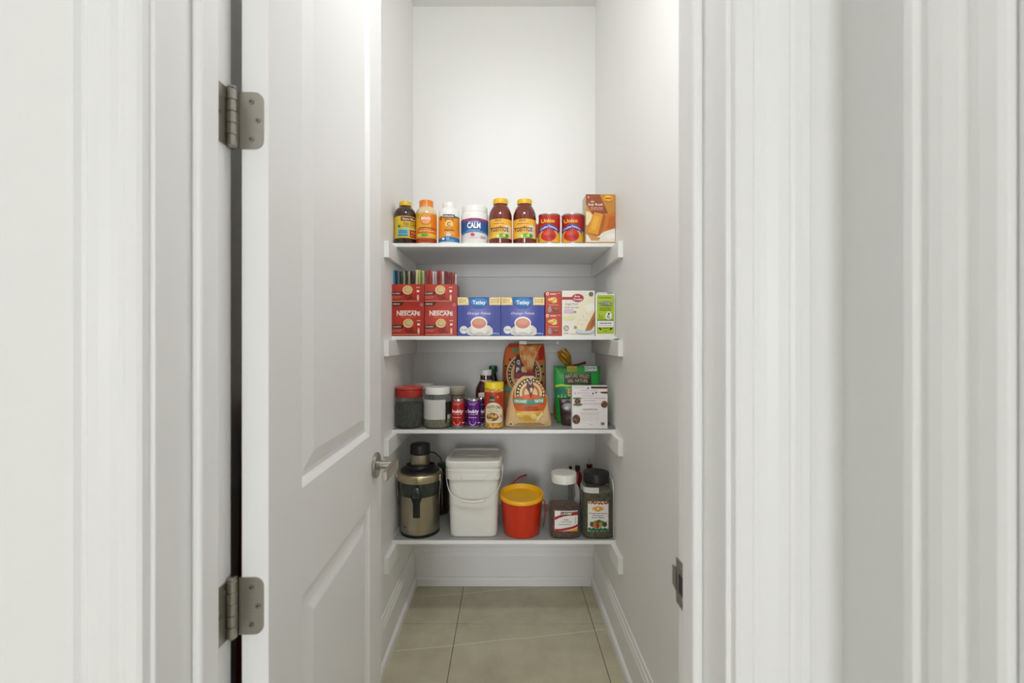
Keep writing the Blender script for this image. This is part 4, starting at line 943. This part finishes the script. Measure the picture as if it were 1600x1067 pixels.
for kk in range(30):
    a = 2 * PI * kk / 30; pr.e(818 + 22.3 * math.cos(a), 584 - 25.6 * math.sin(a), 1.2, 1.6, (222, 196, 150), 5); pr.i -= 0.9
for kk in range(16):
    a = 2 * PI * kk / 16; pr.e(818 + 30 * math.cos(a), 584 - 32 * math.sin(a), 2.0, 2.0, [DRD, BLK, (190, 70, 40)][kk % 3], 5); pr.i -= 0.9
poly_band(pr, [(803, 590), (803.5, 566), (806, 557), (812, 552), (832, 552), (836, 560), (836, 590)], (84, 44, 52))
pr.t('Q', 809.5, 565.5, 5, 7.4, (226, 218, 214), 0.06).t('P', 808.6, 577, 5, 7.4, (226, 218, 214), 0.06)
poly_band(pr, [(804, 583), (820, 581.6), (834, 580), (834, 585.4), (820, 588), (806, 589)], (150, 30, 70))
pr.r(787, 604, 800, 610, TEAL)
pr.build(t)
# folded-over flap of the bag's top, gathered to a point
fl = G()
def flapf(u, v):
    wv = (1 - v) ** 0.8 * 15 + 2.5; cx_ = 826 - 1 * v
    px = cx_ + (u - 0.5) * 2 * wv + 1.5 * math.sin(6 * v + 2); py = 538.5 + 42 * v
    return ((px - 819.5) * k_, -0.034 - 0.012 * math.sin(v * PI) - 0.006 * math.sin(u * 13 + v * 3) - 0.012 * v, Z(py, Db) - zB)
fl.grid(flapf, 18, 16)
o = fl.build('folded_flap', mat((214, 120, 48), 0.35, col2=(226, 186, 130), nscale=26, sharp=0.08), t, smooth=True); o.modifiers.new('solid', 'SOLIDIFY').thickness = 0.0012
# white clip closing the folded top, against the shelf above
zc_ = Z(538, 2.12)
t = thing('bag_clip', 'white and clear plastic clip on the folded top of the orange bag', 'clip', (X(839, 2.12), 2.12, zc_))
hc = SH[1] - T_ - 0.0015 - zc_
G().box((811 - 839) * 2.12 / F, (823 - 839) * 2.12 / F, -0.006, 0.006, 0.0, min(0.016, hc)).build('clip_body', mat((232, 232, 230), 0.35), t, bevel=0.0015)
G().box((823 - 839) * 2.12 / F, (869.5 - 839) * 2.12 / F, -0.004, 0.004, 0.003, min(0.013, hc)).build('clip_bar', clear('clip_clear', (226, 228, 230), 0.35, 0.15), t, bevel=0.001)
G().box((869 - 839) * 2.12 / F, (872 - 839) * 2.12 / F, -0.006, 0.006, 0.0005, min(0.0155, hc)).build('clip_end', mat((222, 222, 222), 0.35), t, bevel=0.001)

# front tortilla bag
Df = 1.995
t, pr = bag('tortilla_bag', 'cream tortilla chip bag with round orange picture at the shelf front', 'bag', [(789.6, 667.4), (789, 660), (792, 636), (796, 616), (802, 603), (810, 593), (818, 588)], [(861.6, 667.4), (862, 660), (859, 640), (856.6, 622), (851, 608), (843, 596), (834, 588)], Df, zs3, 0.105, mat((230, 200, 150), 0.38, col2=(216, 180, 128), nscale=18), 'tortilla chip bags', seed=8, lean=0.12)
dense(pr)
CX, CY = 827.5, 622
pr.e(CX, CY, 28, 31, (226, 200, 150), 30).e(CX, CY, 26.8, 29.6, (206, 96, 40), 30)
poly_band(pr, [(803, 640), (850, 640), (848, 648), (842, 653.6), (834, 657), (822, 657), (812, 653), (806, 647)], (222, 178, 78))
for a, b, c in ((812, 646, (238, 206, 116)), (824, 651, (214, 164, 60)), (834, 648, (240, 212, 130)), (842, 645, (206, 156, 62)), (818, 643, (232, 190, 90))): pr.e(a, b, 6, 3.4, c)
poly_band(pr, [(840, 647), (846, 642), (848, 645), (840, 654), (836, 656)], (238, 224, 180))
for rad, c, wd in ((25.4, CRM, 2.4), (23, BLK, 5.6), (17.6, (226, 196, 150), 4.2), (13.6, (176, 104, 70), 3.4), (10.4, (228, 190, 150), 10.3)):
    pr.ring(829, 614, rad, rad, wd, c, -14, 194, 36)
for kk in range(15):
    a = math.radians(-8 + 196 * kk / 14); pr.e(829 + 20.2 * math.cos(a), 614 - 20.2 * math.sin(a), 1.7, 1.7, (226, 206, 160), 5); pr.i -= 0.9
poly_band(pr, [(823, 598), (828, 592), (833, 598), (834, 606), (831, 614), (829, 621), (826, 612), (822, 606)], (84, 44, 30))
poly_band(pr, [(801.4, 622), (812, 621), (828, 623.4), (842, 621), (849.6, 620.6), (849, 627.6), (842, 628.6), (828, 631), (812, 629), (802, 629.4)], TEAL)
pr.t('ORGANIC', 813, 625.2, 19, 4.6, (232, 238, 226), 0.04).t('NATIVE', 841.5, 624.8, 13, 4.4, (232, 238, 226), 0.04)
pr.t('YELLOW CORN', 828, 634, 22, 2.2, (120, 40, 20), 0.03).t('TORTILLA CHIPS', 828, 637.4, 26, 2.4, (110, 34, 18), 0.03)
pr.t('U', 829.6, 590.6, 4.6, 4.6, (232, 226, 220), 0.06).t('U', 828.4, 598, 4.6, 4.8, (232, 226, 220), 0.06)
pr.greek(808, 846, 659, 1.1, (110, 70, 40), 3).greek(804, 850, 661.4, 1.1, (90, 56, 34), 4).greek(804, 850, 663.6, .8, (190, 110, 60), 5).t('300 g', 826, 665.9, 9, 1.5, (90, 30, 24), 0.03)
pr.ring(798, 660, 2.9, 3.1, .7, (240, 230, 214)).e(798, 660.8, 1.5, 1.3, (70, 44, 34)).ring(853.6, 659.4, 2.6, 2.6, .5, (170, 140, 100)).e(791.6, 634, 1.6, 1.8, (70, 30, 20))
pr.build(t)

# gold foil bag with twisted top behind the green pouch
Dg = 2.17
t, pr = bag('foil_bag', 'gold foil bag with a twisted top behind the green pouch', 'bag', [(866, 654), (865, 640), (867.6, 610), (874, 590), (884, 573)], [(918, 654), (918, 640), (912, 610), (902, 590), (894, 573)], Dg, zs3, 0.07, mat((190, 124, 40), 0.3, 0.35, col2=(150, 92, 26), nscale=26, bump=0.5, bscale=60), seed=12)
dense(pr); pr.r(868, 622, 900, 646, (206, 110, 34)).greek(870, 898, 648, 1.2, (120, 70, 20), 4); pr.build(t)
kg = Dg / F
tw = G(); 
def twist(u, v):
    a = 2 * PI * u
    px = 889.6 - 12 * v ** 1.1; py = 573 - 26 * v
    rx = (3.6 + 5.0 * min(1, v / 0.55) - (2.6 * max(0, v - 0.8) / 0.2)) * (1 + 0.16 * math.sin(a * 5 + 6 * v)); ry = rx * 0.6
    ax, az = math.cos(a) * rx * 0.88, math.cos(a) * rx * 0.42
    return ((px + ax - 892) * kg, ry * math.sin(a) * kg, Z(py - az, Dg) - zs3)
tw.grid(twist, 30, 14, wrapu=True); tw.add([twist(i / 30, 1.0) for i in range(30)], [tuple(range(30))])
tw.build('twisted_top', mat((206, 146, 40), 0.32, 0.3, col2=(140, 92, 22), nscale=60, bump=0.5, bscale=90), t, smooth=True)
G().tube([((891 - 892) * kg, -0.006, Z(571.4, Dg) - zs3), ((903 - 892) * kg, -0.010, Z(569.4, Dg) - zs3), ((914.5 - 892) * kg, -0.012, Z(566.4, Dg) - zs3)], [0.004, 0.006, 0.0085], 8, flat=0.8).build('bag_tie', mat((128, 34, 72), 0.4), t)

# green granola pouch
Dn = 2.085
t, pr = bag('granola_pouch', 'green granola pouch with dark name panel behind the white box', 'pouch', [(871, 659.6), (869, 650), (866, 610), (865, 571.4)], [(934, 659.6), (935, 650), (936.6, 610), (937.4, 571.4)], Dn, zs3, 0.075, mat((44, 164, 70), 0.32, col2=(34, 146, 62), nscale=9), seed=21, crease=0.002)
dense(pr)
pr.t('NO.1 BAR', 877.5, 574.2, 15, 3.4, (26, 36, 26), 0.05).r(886, 571.8, 901, 575.2, (190, 160, 60)).r(886, 576, 901, 579.8, (196, 176, 50)).greek(870, 884, 578.6, 1.2, (96, 120, 40), 2).greek(887.4, 900, 577.8, 1.2, (110, 90, 20), 3)
pr.r(913, 571.8, 932.4, 579.6, (222, 226, 232)).ring(916, 575.4, 2.4, 2.4, .8, (60, 60, 90)).t('PROTEIN', 925, 575, 11.5, 2.6, (80, 76, 120), 0.03)
poly_band(pr, [(880.6, 583), (922.4, 583), (922.4, 599.4), (916, 600.4), (901, 598.6), (888, 599.6), (880.6, 601)], (40, 46, 38))
pr.t('NATURE VALLEY', 901.4, 587.4, 38, 6, (176, 160, 116), 0.02, 0, 1.2).t('VAL NATURE', 901.4, 594.6, 31, 5.4, (176, 160, 116), 0.02, 0, 1.0)
pr.band([(867, 604.4, 601), (876, 602.6, 599.4), (886, 602.6, 600.4), (900, 603.8, 601.6), (936, 605.4, 602.4)], (186, 206, 80)).t('CRUNCHY', 902, 601.6, 16, 2.6, (26, 50, 26), 0.04)
pr.band([(867.4, 622, 607), (872, 622, 605.4), (878, 622, 605.4), (885, 622, 608)], (40, 116, 96))
for a in (871.6, 876.5, 881.4): poly_band(pr, [(a - 2.2, 620), (a, 611.4 + abs(a - 876.5) * .3), (a + 2.2, 620)], (120, 206, 90))
pr.r(886, 606, 896, 617, (220, 168, 40)).greek(887.4, 895, 609.5, 2, (110, 60, 20), 3).greek(887.4, 895, 613.5, 2, (110, 60, 20), 5).e(905, 630, 18, 12, (150, 104, 56)); pr.build(t)

# dark brown pouch in front of it
Dp = 2.02
t, pr = bag('snack_pouch', 'dark brown snack pouch between the green pouch and the white box', 'pouch', [(879, 665.2), (876.6, 655), (874.4, 635), (873.6, 622)], [(905, 665.2), (906, 655), (907, 635), (907.4, 619)], Dp, zs3, 0.05, mat((58, 42, 42), 0.3, col2=(44, 32, 34), nscale=20), seed=31, crease=0.002)
dense(pr); pr.t('NUTTY BAR', 886, 625, 17, 3.2, (170, 160, 170), 0.02, 0.1, 0, 3).e(886, 634.4, 8.4, 6, (120, 118, 128)).e(887, 633.6, 5.6, 3.6, (160, 160, 168)).e(884.5, 636.4, 3.4, 2, (196, 196, 200)).e(888, 652, 5.6, 9, (70, 52, 50)); pr.build(t)

# white snack box at the front
Dw = D3 + 0.004
t, pr, w2, h = carton('snack_box', 'white snack box with brown nut clusters at the front right', 'box', 894.2, 949.4, 603.2, zs3, Dw, 0.045, mat((232, 228, 226), 0.45), rz=-0.02)
pr.r(923.6, 603.8, 949.2, 607, (84, 48, 40)).p([(936, 612.2), (949.2, 611.6), (949.2, 615), (941, 614.6)], (90, 54, 46)).p([(916, 607), (919, 604.6), (922, 607)], (90, 60, 54))
for y, a, b in ((605.6, 897, 914), (609.8, 908, 934), (614, 902, 923), (618, 910, 928), (622, 908, 947), (626, 912, 930), (630.4, 912, 940)): pr.greek(a, b, y, 1.6, (214, 190, 206), int(y))
pr.e(926.6, 614.6, 1.2, 1.4, (60, 50, 50)).e(931.4, 613.2, 1.6, 1, (90, 86, 90)).e(898.6, 614.6, 1.4, 1.2, (196, 160, 190))
pr.e(902, 622.4, 7, 1.6, (100, 130, 86)).e(903, 632, 7.4, 2.2, (76, 120, 66)).t('HANDFUEL', 922.4, 639.4, 23.5, 2.4, (130, 126, 120), 0.02)
def cluster(cx, cy, rx, ry, sd):
    rn = random.Random(sd); pr.e(cx, cy, rx, ry, (92, 56, 46))
    for k in range(16):
        a = rn.uniform(0, 6.28); q_ = math.sqrt(rn.random()) * .85
        x_, y_ = cx + rx * q_ * math.cos(a), cy + ry * q_ * math.sin(a)
        if x_ < 895.6 or x_ > 948: continue
        pr.e(x_, y_, 1.5, 1.2, rn.choice([(126, 84, 70), (66, 38, 32), (150, 104, 88), (104, 62, 50)]), 6); pr.i -= 0.7
cluster(902.4, 627, 4.6, 3.9, 1); cluster(944.2, 631.4, 5, 5.4, 2); cluster(900.6, 655, 6, 7.4, 3)
pr.greek(906, 936, 645.2, .7, (180, 176, 172), 4).greek(908, 936, 647.6, .7, (190, 186, 182), 5)
for a in (914, 923, 932.4): pr.ring(a, 654, 3, 3, .5, (196, 192, 188))
pr.r(939, 659.4, 944.2, 663.4, (120, 120, 118)).greek(921, 926, 662.6, .8, (170, 168, 166), 6).build(t)

# ================================================================== LOWEST SHELF
zs4 = SH[3] + LZ; D4 = FS + 0.006
# ---- juicer
r0 = 0.1005
jx, jd = XL + 0.003 + r0, D4 + 0.088 + 0.006
t = thing('juicer', 'brushed steel juicer with black chute cap and black latch', 'juicer', (jx, jd, zs4))
def jz(py, D=jd): return Z(py, D) - zs4
R = 0.087
G().lathe([(R * .97, 0.0), (R * 1.0, 0.002), (R * 1.0, 0.010), (R * .96, 0.012)], 44).build('base_foot', BLACK, t, smooth=40)
zb_top = jz(778, jd - R)
G().lathe([(R * .97, 0.0105), (R * .985, 0.014), (R * 1.01, zb_top - 0.004), (R * 1.02, zb_top)], 56).build('motor_housing', STEEL, t, smooth=40)
zr0, zr1 = jz(757, jd - r0), jz(750, jd - r0)
SMOKE = mat((40, 52, 46), 0.12, noise=0.2, nscale=20, coat=0.6)
G().lathe([(R * 1.015, zb_top - 0.002), (R * 1.045, zb_top + 0.006), (R * 1.10, zr0 - 0.004), (R * 1.10, zr0)], 56).build('juice_bowl', SMOKE, t, smooth=40)
G().lathe([(r0 * .985, zr0 - 0.002), (r0, zr0), (r0, zr1 + 0.004), (r0 * .985, zr1 + 0.009), (r0 * .93, zr1 + 0.013), (r0 * .86, zr1 + 0.016)], 56, cap1=True).build('steel_rim', mat((196, 184, 150), 0.28, 1.0), t, smooth=40)
zl = zr1 + 0.0155
G().lathe([(r0 * .86, zl), (r0 * .83, zl + 0.006), (r0 * .7, zl + 0.010), (r0 * .66, zl + 0.014), (r0 * .5, zl + 0.017), (r0 * .46, zl + 0.024)], 48).build('lid', BLACK, t, smooth=40)
zp0 = zl + 0.023; zp1 = jz(708.5); rp = 15 * jd / F
G().lathe([(rp * .99, zp0), (rp, zp0 + 0.001), (rp, zp1)], 40).build('feed_chute', STEEL, t, smooth=40)
ct = jz(692.5)
G().lathe([(rp * 1.0, zp1 + 0.0003), (rp * 1.04, zp1 + 0.002), (rp * 1.04, ct - 0.006), (rp * 1.0, ct - 0.002), (rp * .8, ct)], 40).build('pusher_cap', BLACK, t, smooth=40)
# power cord wound round the lid
cp = []
for k in range(70):
    a = 2 * PI * k / 69 * 2.1 + 0.6; rr_ = r0 * (0.60 + 0.06 * math.sin(3 * a)); cp.append((rr_ * math.cos(a), rr_ * math.sin(a), zl + 0.0165 + 0.004 * (k / 69) + 0.002 * math.sin(5 * a)))
co = G().tube(cp, 0.0032, 8).build('power_cord', BLACK, t, smooth=True)
G().tube([(rp * .9, 0.01, zp0 + 0.055), (rp * 1.5, 0.012, zp0 + 0.050), (rp * 2.1, 0.008, zp0 + 0.028), (rp * 2.35, 0.0, zp0 + 0.006), (rp * 2.2, -0.01, zp0 - 0.003)], 0.0028, 8).build('cord_loop', BLACK, co, smooth=True)
# front spout / latch: block with a tongue
def on(rr_, a): return (rr_ * math.sin(a), -rr_ * math.cos(a))
g = G()
def tongue(u, v):
    z = jz(774, jd - R) + (jz(808, jd - R) - jz(774, jd - R)) * v; hw_ = (10.0 if v < 0.05 else (10 - 4.4 * min(1, v / 0.35))) * (jd - R) / F
    x = (u - 0.5) * 2 * hw_; return (x + 0.002, -math.sqrt((R * 1.06) ** 2 - x * x) - 0.010 * (1 - v * .3) + 0.004 * (2 * u - 1) ** 2, z)
g.grid(tongue, 10, 14); o = g.build('spout_handle', BLACK, t, smooth=True); s_ = o.modifiers.new('solid', 'SOLIDIFY'); s_.thickness = 0.014; s_.offset = -1
G().tube([(0.002, -R * 1.13, jz(760, jd - R)), (0.002, -R * 1.14, jz(768, jd - R)), (0.002, -R * 1.12, jz(777, jd - R))], [0.012, 0.018, 0.020], 12, flat=0.5).build('spout', SMOKE, t, smooth=True)
# wire locking arms
for a in (-1.22, 1.22):
    x, y = on(r0 * 1.012, a); x2, y2 = on(R * 1.09, a)
    G().tube([(x, y, zr1 + 0.004), (x, y, zr0 - 0.01), (x2, y2, jz(785, jd))], 0.0022, 8).build('locking_arm', mat((190, 188, 182), 0.25, 1.0), t, smooth=True)
lg = Print(jd - R, 0, zs4, cyl(R * 1.003)); shiftprint(lg, jx * F / (jd - R) + VX - 33, jx * F / (jd - R) + VX + 33)
mx_ = jx * F / (jd - R) + VX
lg.greek(mx_ - 28.5, mx_ - 23.5, 826, 1.6, (70, 62, 50), 2).build(t, 'maker_mark')

# ---- white square bucket with lid and wire handle
k4 = D4 / F; bx0, bx1 = 694.6, 784.2; bw = (bx1 - bx0) / 2 * k4 * 1.01; bd = 0.125
bt = thing('square_bucket', 'white square plastic bucket with lid and wire bail handle', 'bucket', (X(739.4, D4 + 0.01), D4 + bd + 0.002, zs4))
def bz(py): return Z(py, D4) - zs4
WB = mat((226, 224, 216), 0.42, noise=0.02, nscale=12)
zl0, zl1 = bz(731), bz(721.5)
G().lathe([(bw * .80, 0.0), (bw * .835, 0.004), (bw * .85, 0.02), (bw * .89, bz(752)), (bw * .955, bz(751)), (bw * .965, zl0 + 0.002)], 64, pw=7.0, sy=bd / bw).build('bucket_body', WB, bt, smooth=30)
lidg = G().lathe([(bw * .955, zl0), (bw * .99, zl0 + 0.001), (bw, zl0 + 0.006), (bw, zl1 - 0.003), (bw * .985, zl1), (bw * .93, zl1 + 0.001), (bw * .90, zl1 - 0.001), (bw * .87, zl1 - 0.007), (bw * .3, zl1 - 0.007)], 72, pw=8.0, sy=bd / bw).build('lid', WB, bt, smooth=30)
G().tube([(0.04 * math.cos(PI * q / 12) , 0.0 + 0.010 * math.sin(PI * q / 12), zl1 - 0.0065) for q in range(13)], 0.002, 6).build('lid_grip_ridge', WB, lidg)
G().lathe([(bw * .958, bz(738)), (bw * .975, bz(737.5)), (bw * .975, bz(735.8)), (bw * .96, bz(735.4))], 64, pw=7.0, sy=bd / bw, cap0=False, cap1=False).build('collar_ridge', WB, bt, smooth=30)
G().box(-18.5 * k4, 18 * k4, -bd * .972, -bd * .93, bz(751), bz(743)).build('collar_plate', WB, bt, bevel=0.002)
for s in (-1, 1):
    G().box(min(s * bw * .95, s * bw * 1.01), max(s * bw * .95, s * bw * 1.01), -0.016, 0.010, bz(748), bz(733)).build('handle_ear', WB, bt, bevel=0.002)
hp = []
for q in range(41):
    a = q / 40; th = PI * a
    hp.append((-bw * 1.03 * math.cos(th) * (1.0 if 0.2 < a < .8 else 1.0), -0.005 - (bd + 0.006) * min(1.0, math.sin(th) * 1.5), bz(735) - (bz(735) - bz(783)) * math.sin(th) ** 0.75))
ho = G().tube(hp, 0.0021, 8).build('wire_handle', mat((222, 220, 212), 0.35), bt, smooth=True)
G().tube([(x, y, z) for x, y, z in hp if abs(x) < bw * .42], 0.0052, 10).build('hand_grip', WB, ho, smooth=True)

# ---- red pail with yellow lid
pc, pr_ = X(815, D4 + 0.085), 0.083
t = thing('red_pail', 'orange red plastic pail with a yellow dished lid', 'pail', (pc, D4 + pr_ * 1.02, zs4))
REDP = mat((204, 48, 12), 0.3, coat=0.2)
DPc = D4 + pr_
def pz(py, D=DPc): return Z(py, D) - zs4
zt = pz(776)
rt = 33.3 * DPc / F
G().lathe([(rt * .80, 0.0), (rt * .83, 0.003), (rt * .84, 0.006), (rt * .965, zt - 0.012), (rt * 1.0, zt - 0.011), (rt * 1.0, zt - 0.001), (rt * .97, zt), (rt * .93, zt - 0.03)], 56).build('pail_body', REDP, t, smooth=40)
YL = mat((240, 178, 14), 0.35)
G().lathe([(rt * .99, zt - 0.002), (rt * 1.035, zt), (rt * 1.035, zt + 0.012), (rt * 1.0, zt + 0.016), (rt * .95, zt + 0.016), (rt * .90, zt + 0.010), (rt * .84, zt - 0.002), (rt * .7, zt - 0.010), (rt * .4, zt - 0.014), (0.001, zt - 0.015)], 56).build('lid', YL, t, smooth=40)
lidp = [o for o in t.children if o.name.startswith('lid')][0]; tl = 0.11      # the lid sits on tilted, higher at the back
lidp.rotation_euler = (tl, 0, 0); lidp.location = (0, zt * math.sin(tl), zt - zt * math.cos(tl) + 0.004)
# strap handle hanging on the right, its free end sticking up behind
sp_ = G().tube([(rt * 1.0, -0.004, zt - 0.008), (rt * 1.07, -0.006, zt - 0.02), (rt * 1.10, -0.006, zt - 0.06), (rt * 1.08, -0.006, zt - 0.10), (rt * 1.0, -0.006, zt - 0.135)], [0.003, 0.006, 0.007, 0.006, 0.003], 8, flat=0.4)
sp_.build('strap_handle', mat((176, 36, 20), 0.35), t, smooth=True)
G().tube([(-rt * .45, rt * 1.05, zt + 0.008), (-rt * .3, rt * 1.10, zt + 0.034), (-rt * .08, rt * 1.12, zt + 0.052), (rt * .1, rt * 1.12, zt + 0.060), (rt * .3, rt * 1.12, zt + 0.066)], [0.005, 0.0055, 0.006, 0.006, 0.0055], 10, flat=0.7).build('handle_end', mat((150, 34, 24), 0.35), t, smooth=True)

# ---- two clear square spice jars
def spice_jar(x0, x1, ylid0, ylid1, label, lid_m, fill_m, yfill, ynotch):
    r = (x1 - x0) / 2 * (D4 + 0.07) / F; Dc = D4 + r + 0.004; xc = X((x0 + x1) / 2, Dc)
    xc = min(xc, XR - r - 0.002)
    t = thing('spice_jar', label, 'jar', (xc, Dc, zs4), 0, 'clear square spice jars')
    z_ = lambda py: Z(py, Dc) - zs4
    H = z_(ylid1 + 2); pw = 4.2; zn = Z(ynotch, Dc - r) - zs4
    G().lathe([(r * .88, 0.0005), (r * .97, 0.004), (r, 0.012), (r, zn - 0.012), (r * .975, zn - 0.004), (r * .975, zn + 0.004), (r, zn + 0.012), (r, H * .86), (r * .97, H * .91), (r * .88, H * .96), (r * .8, H * .975)], 48, pw=pw, cap1=False).build('jar_body', GLASS, t, smooth=35)
    G().lathe([(r * .85, H * .965), (r * .85, H)], 40, cap0=False, cap1=False).build('jar_neck', GLASS, t, smooth=True)
    zf_ = Z(yfill, Dc - r) - zs4
    G().lathe([(r * .86, 0.003), (r * .945, 0.007), (r * .965, 0.014), (r * .965, zf_ - 0.004), (r * .9, zf_), (r * .5, zf_ + 0.006), (0.002, zf_ + 0.009)], 44, pw=pw).build('spice_contents', fill_m, t, smooth=35)
    lr = r * .845
    ribbed_cap(t, lr, z_(ylid1 + 1.5), z_(ylid0 + 6.5), lid_m, 'lid', 64)
    pr = Print(Dc - r, 0, zs4, lambda x, z, o: (x, -r * (max(0, 1 - (abs(x) / r) ** pw)) ** (1 / pw) - 0.0004 - o, z)); shiftprint(pr, x0, x1)
    return t, pr
t, pr = spice_jar(857.6, 904.4, 731, 750, 'clear square spice jar with white lid and white, red and orange label', mat((228, 226, 218), 0.35), speckle('red_brown_spice', [(120, 62, 34), (96, 48, 28), (146, 88, 46), (110, 70, 34), (84, 40, 26)], 200), 797, 793)
pr.r(866.8, 798, 903, 829.8, (236, 232, 228)).p([(866.8, 798), (878, 798), (874, 804), (866.8, 808)], (230, 164, 40)).band([(867, 813, 808), (873, 809.6, 805.4), (880, 807, 803.4), (888, 805.6, 802), (896, 805.2, 801), (903, 805.2, 800)], (166, 32, 30)).r(895, 799.4, 902.8, 805, (170, 32, 30)).r(876, 799.6, 894.4, 805.4, (40, 34, 32)).t('LAXMI', 885.2, 802.4, 15.5, 3.8, (236, 226, 206), 0.05).band([(867, 829.8, 826.6), (876, 829.6, 826), (885, 828.4, 824.4), (894, 826, 822.4), (903, 823.4, 819.4)], (166, 32, 30)).band([(886, 829.8, 829.4), (894, 829.8, 827), (903, 829.8, 824.4)], (236, 160, 50)).greek(881, 889, 812, 1.3, (140, 60, 60), 3).greek(877, 893, 815, 1, (120, 120, 120), 4).greek(873, 892, 819, 1, (100, 150, 110), 5).line([(899.2, 808), (899.2, 818)], 1.4, (190, 186, 186)).build(t)
t, pr = spice_jar(908.2, 955.4, 730, 750, 'clear square spice jar with black lid full of dried green leaves', BLACK, speckle('dried_leaves', [(112, 104, 58), (92, 90, 48), (134, 122, 72), (80, 76, 42), (122, 108, 62)], 240), 770, 800)
pr.r(912, 762, 936, 770.6, (214, 214, 208)).r(919, 783.6, 951, 830, (238, 234, 230))
rn = random.Random(4)
for k in range(14): pr.e(920.6 + k * 2.25, 785.8 + rn.uniform(-.8, 1.4), 1.5, 1.6, rn.choice([(196, 90, 40), (222, 160, 50), (150, 50, 40), (206, 176, 60)]), 6); pr.i -= .8
pr.e(934.6, 794.6, 9.4, 3.6, (232, 180, 70)).e(934.6, 795, 4.6, 4.2, (214, 130, 50)).e(934.6, 794.6, 2.8, 2.6, (240, 206, 130)).t('Fenugreek Leaves', 935, 802.2, 28.5, 2.6, (96, 72, 120), 0.03).greek(926, 943, 805.4, 1, (130, 100, 140), 3).t('Kasuri Methi', 934.5, 808.2, 19, 2, (90, 70, 110), 0.02)
for a, b, rx_, c in ((926, 819, 4, (60, 96, 40)), (931, 817, 4, (150, 140, 60)), (936, 815.6, 4.4, (70, 104, 40)), (941, 817, 4, (120, 130, 50)), (945, 819, 4, (50, 84, 40)), (930, 820.6, 3, (206, 110, 50)), (938, 820, 3.4, (180, 150, 70)), (934, 821, 2.6, (150, 60, 40))): pr.e(a, b, rx_, 4, c)
for k in range(10): pr.e(921.4 + k * 3, 826.6 + (k % 2), 2.4, 2.6, [(40, 110, 70), (60, 130, 90), (34, 90, 56)][k % 3], 6)
pr.line([(922, 814), (926, 819)], .8, (60, 80, 50)).line([(949, 814), (944, 819)], .8, (60, 80, 50)).build(t)

# ---- things at the back of the lowest shelf
def small_bottle(name, label, xpx, D, wpx, ytop, ycap, ybody, body, capm, tip=None):
    r = wpx / 2 * D / F; xc = X(xpx, D); t = thing(name, label, 'bottle', (xc, D, zs4)); z_ = lambda py: Z(py, D) - zs4
    H = z_(ybody)
    G().lathe([(r * .9, 0), (r, 0.004), (r, H - 0.02), (r * .8, H - 0.006), (r * .5, H), (r * .5, z_(ycap) + 0.002)], 24).build('bottle_body', body, t, smooth=40)
    ribbed_cap(t, r * .62, z_(ycap), z_(ytop), capm, 'cap', 24)
    if tip:
        G().lathe([(r * .3, z_(ytop) - 0.0005), (r * .32, z_(ytop) + 0.004), (r * .16, z_(tip) - 0.003), (r * .1, z_(tip))], 16).build('dropper_tip', mat((196, 190, 178), 0.4), t, smooth=40)
small_bottle('sauce_bottle', 'red sauce bottle with black cap behind the white-lidded spice jar', 902.4, 2.21, 13, 727.4, 733.6, 737, mat((150, 26, 24), 0.25, coat=.4), BLACK)
small_bottle('dropper_bottle', 'small brown bottle with pointed pale nozzle behind the black-lidded jar', 921, 2.24, 15, 724.8, 731, 735, mat((84, 40, 22), 0.25, coat=.4), mat((70, 30, 20), 0.4), 716.4)
small_bottle('vial_bottle', 'little dark topped vial behind the white spice jar lid', 891.4, 2.27, 8, 728.4, 731.6, 735, mat((90, 60, 50), 0.3), BLACK)
small_bottle('oil_bottle', 'dark bottle with green cap between the juicer and the white bucket', 690.4, 2.235, 22, 722.6, 730, 736, mat((34, 22, 16), 0.2, noise=.3, coat=.5), mat((40, 110, 44), 0.4))
# thin white plastic sheet standing between the last jar and the wall
t = thing('plastic_sheet', 'thin white plastic sheet standing between the black-lidded jar and right wall', 'sheet', (XR - 0.0032, 2.03, zs4))
pts = [(-0.08, 0.0), (0.08, 0.0), (0.08, 0.19)] + [(0.05 + 0.03 * math.cos(a * PI / 16), 0.19 + 0.05 * math.sin(a * PI / 16)) for a in range(1, 8)] + [(-0.05 - 0.03 * math.sin(a * PI / 16), 0.19 + 0.05 * math.cos(a * PI / 16)) for a in range(0, 9)]
G().prism(pts, -0.0012, 0.0012, axis='x').build('sheet_panel', mat((236, 236, 232), 0.4), t)
G().tube([(-0.0005, a, b) for a, b in pts[2:]], 0.0018, 6).build('sheet_edge', mat((240, 240, 236), 0.4), t)
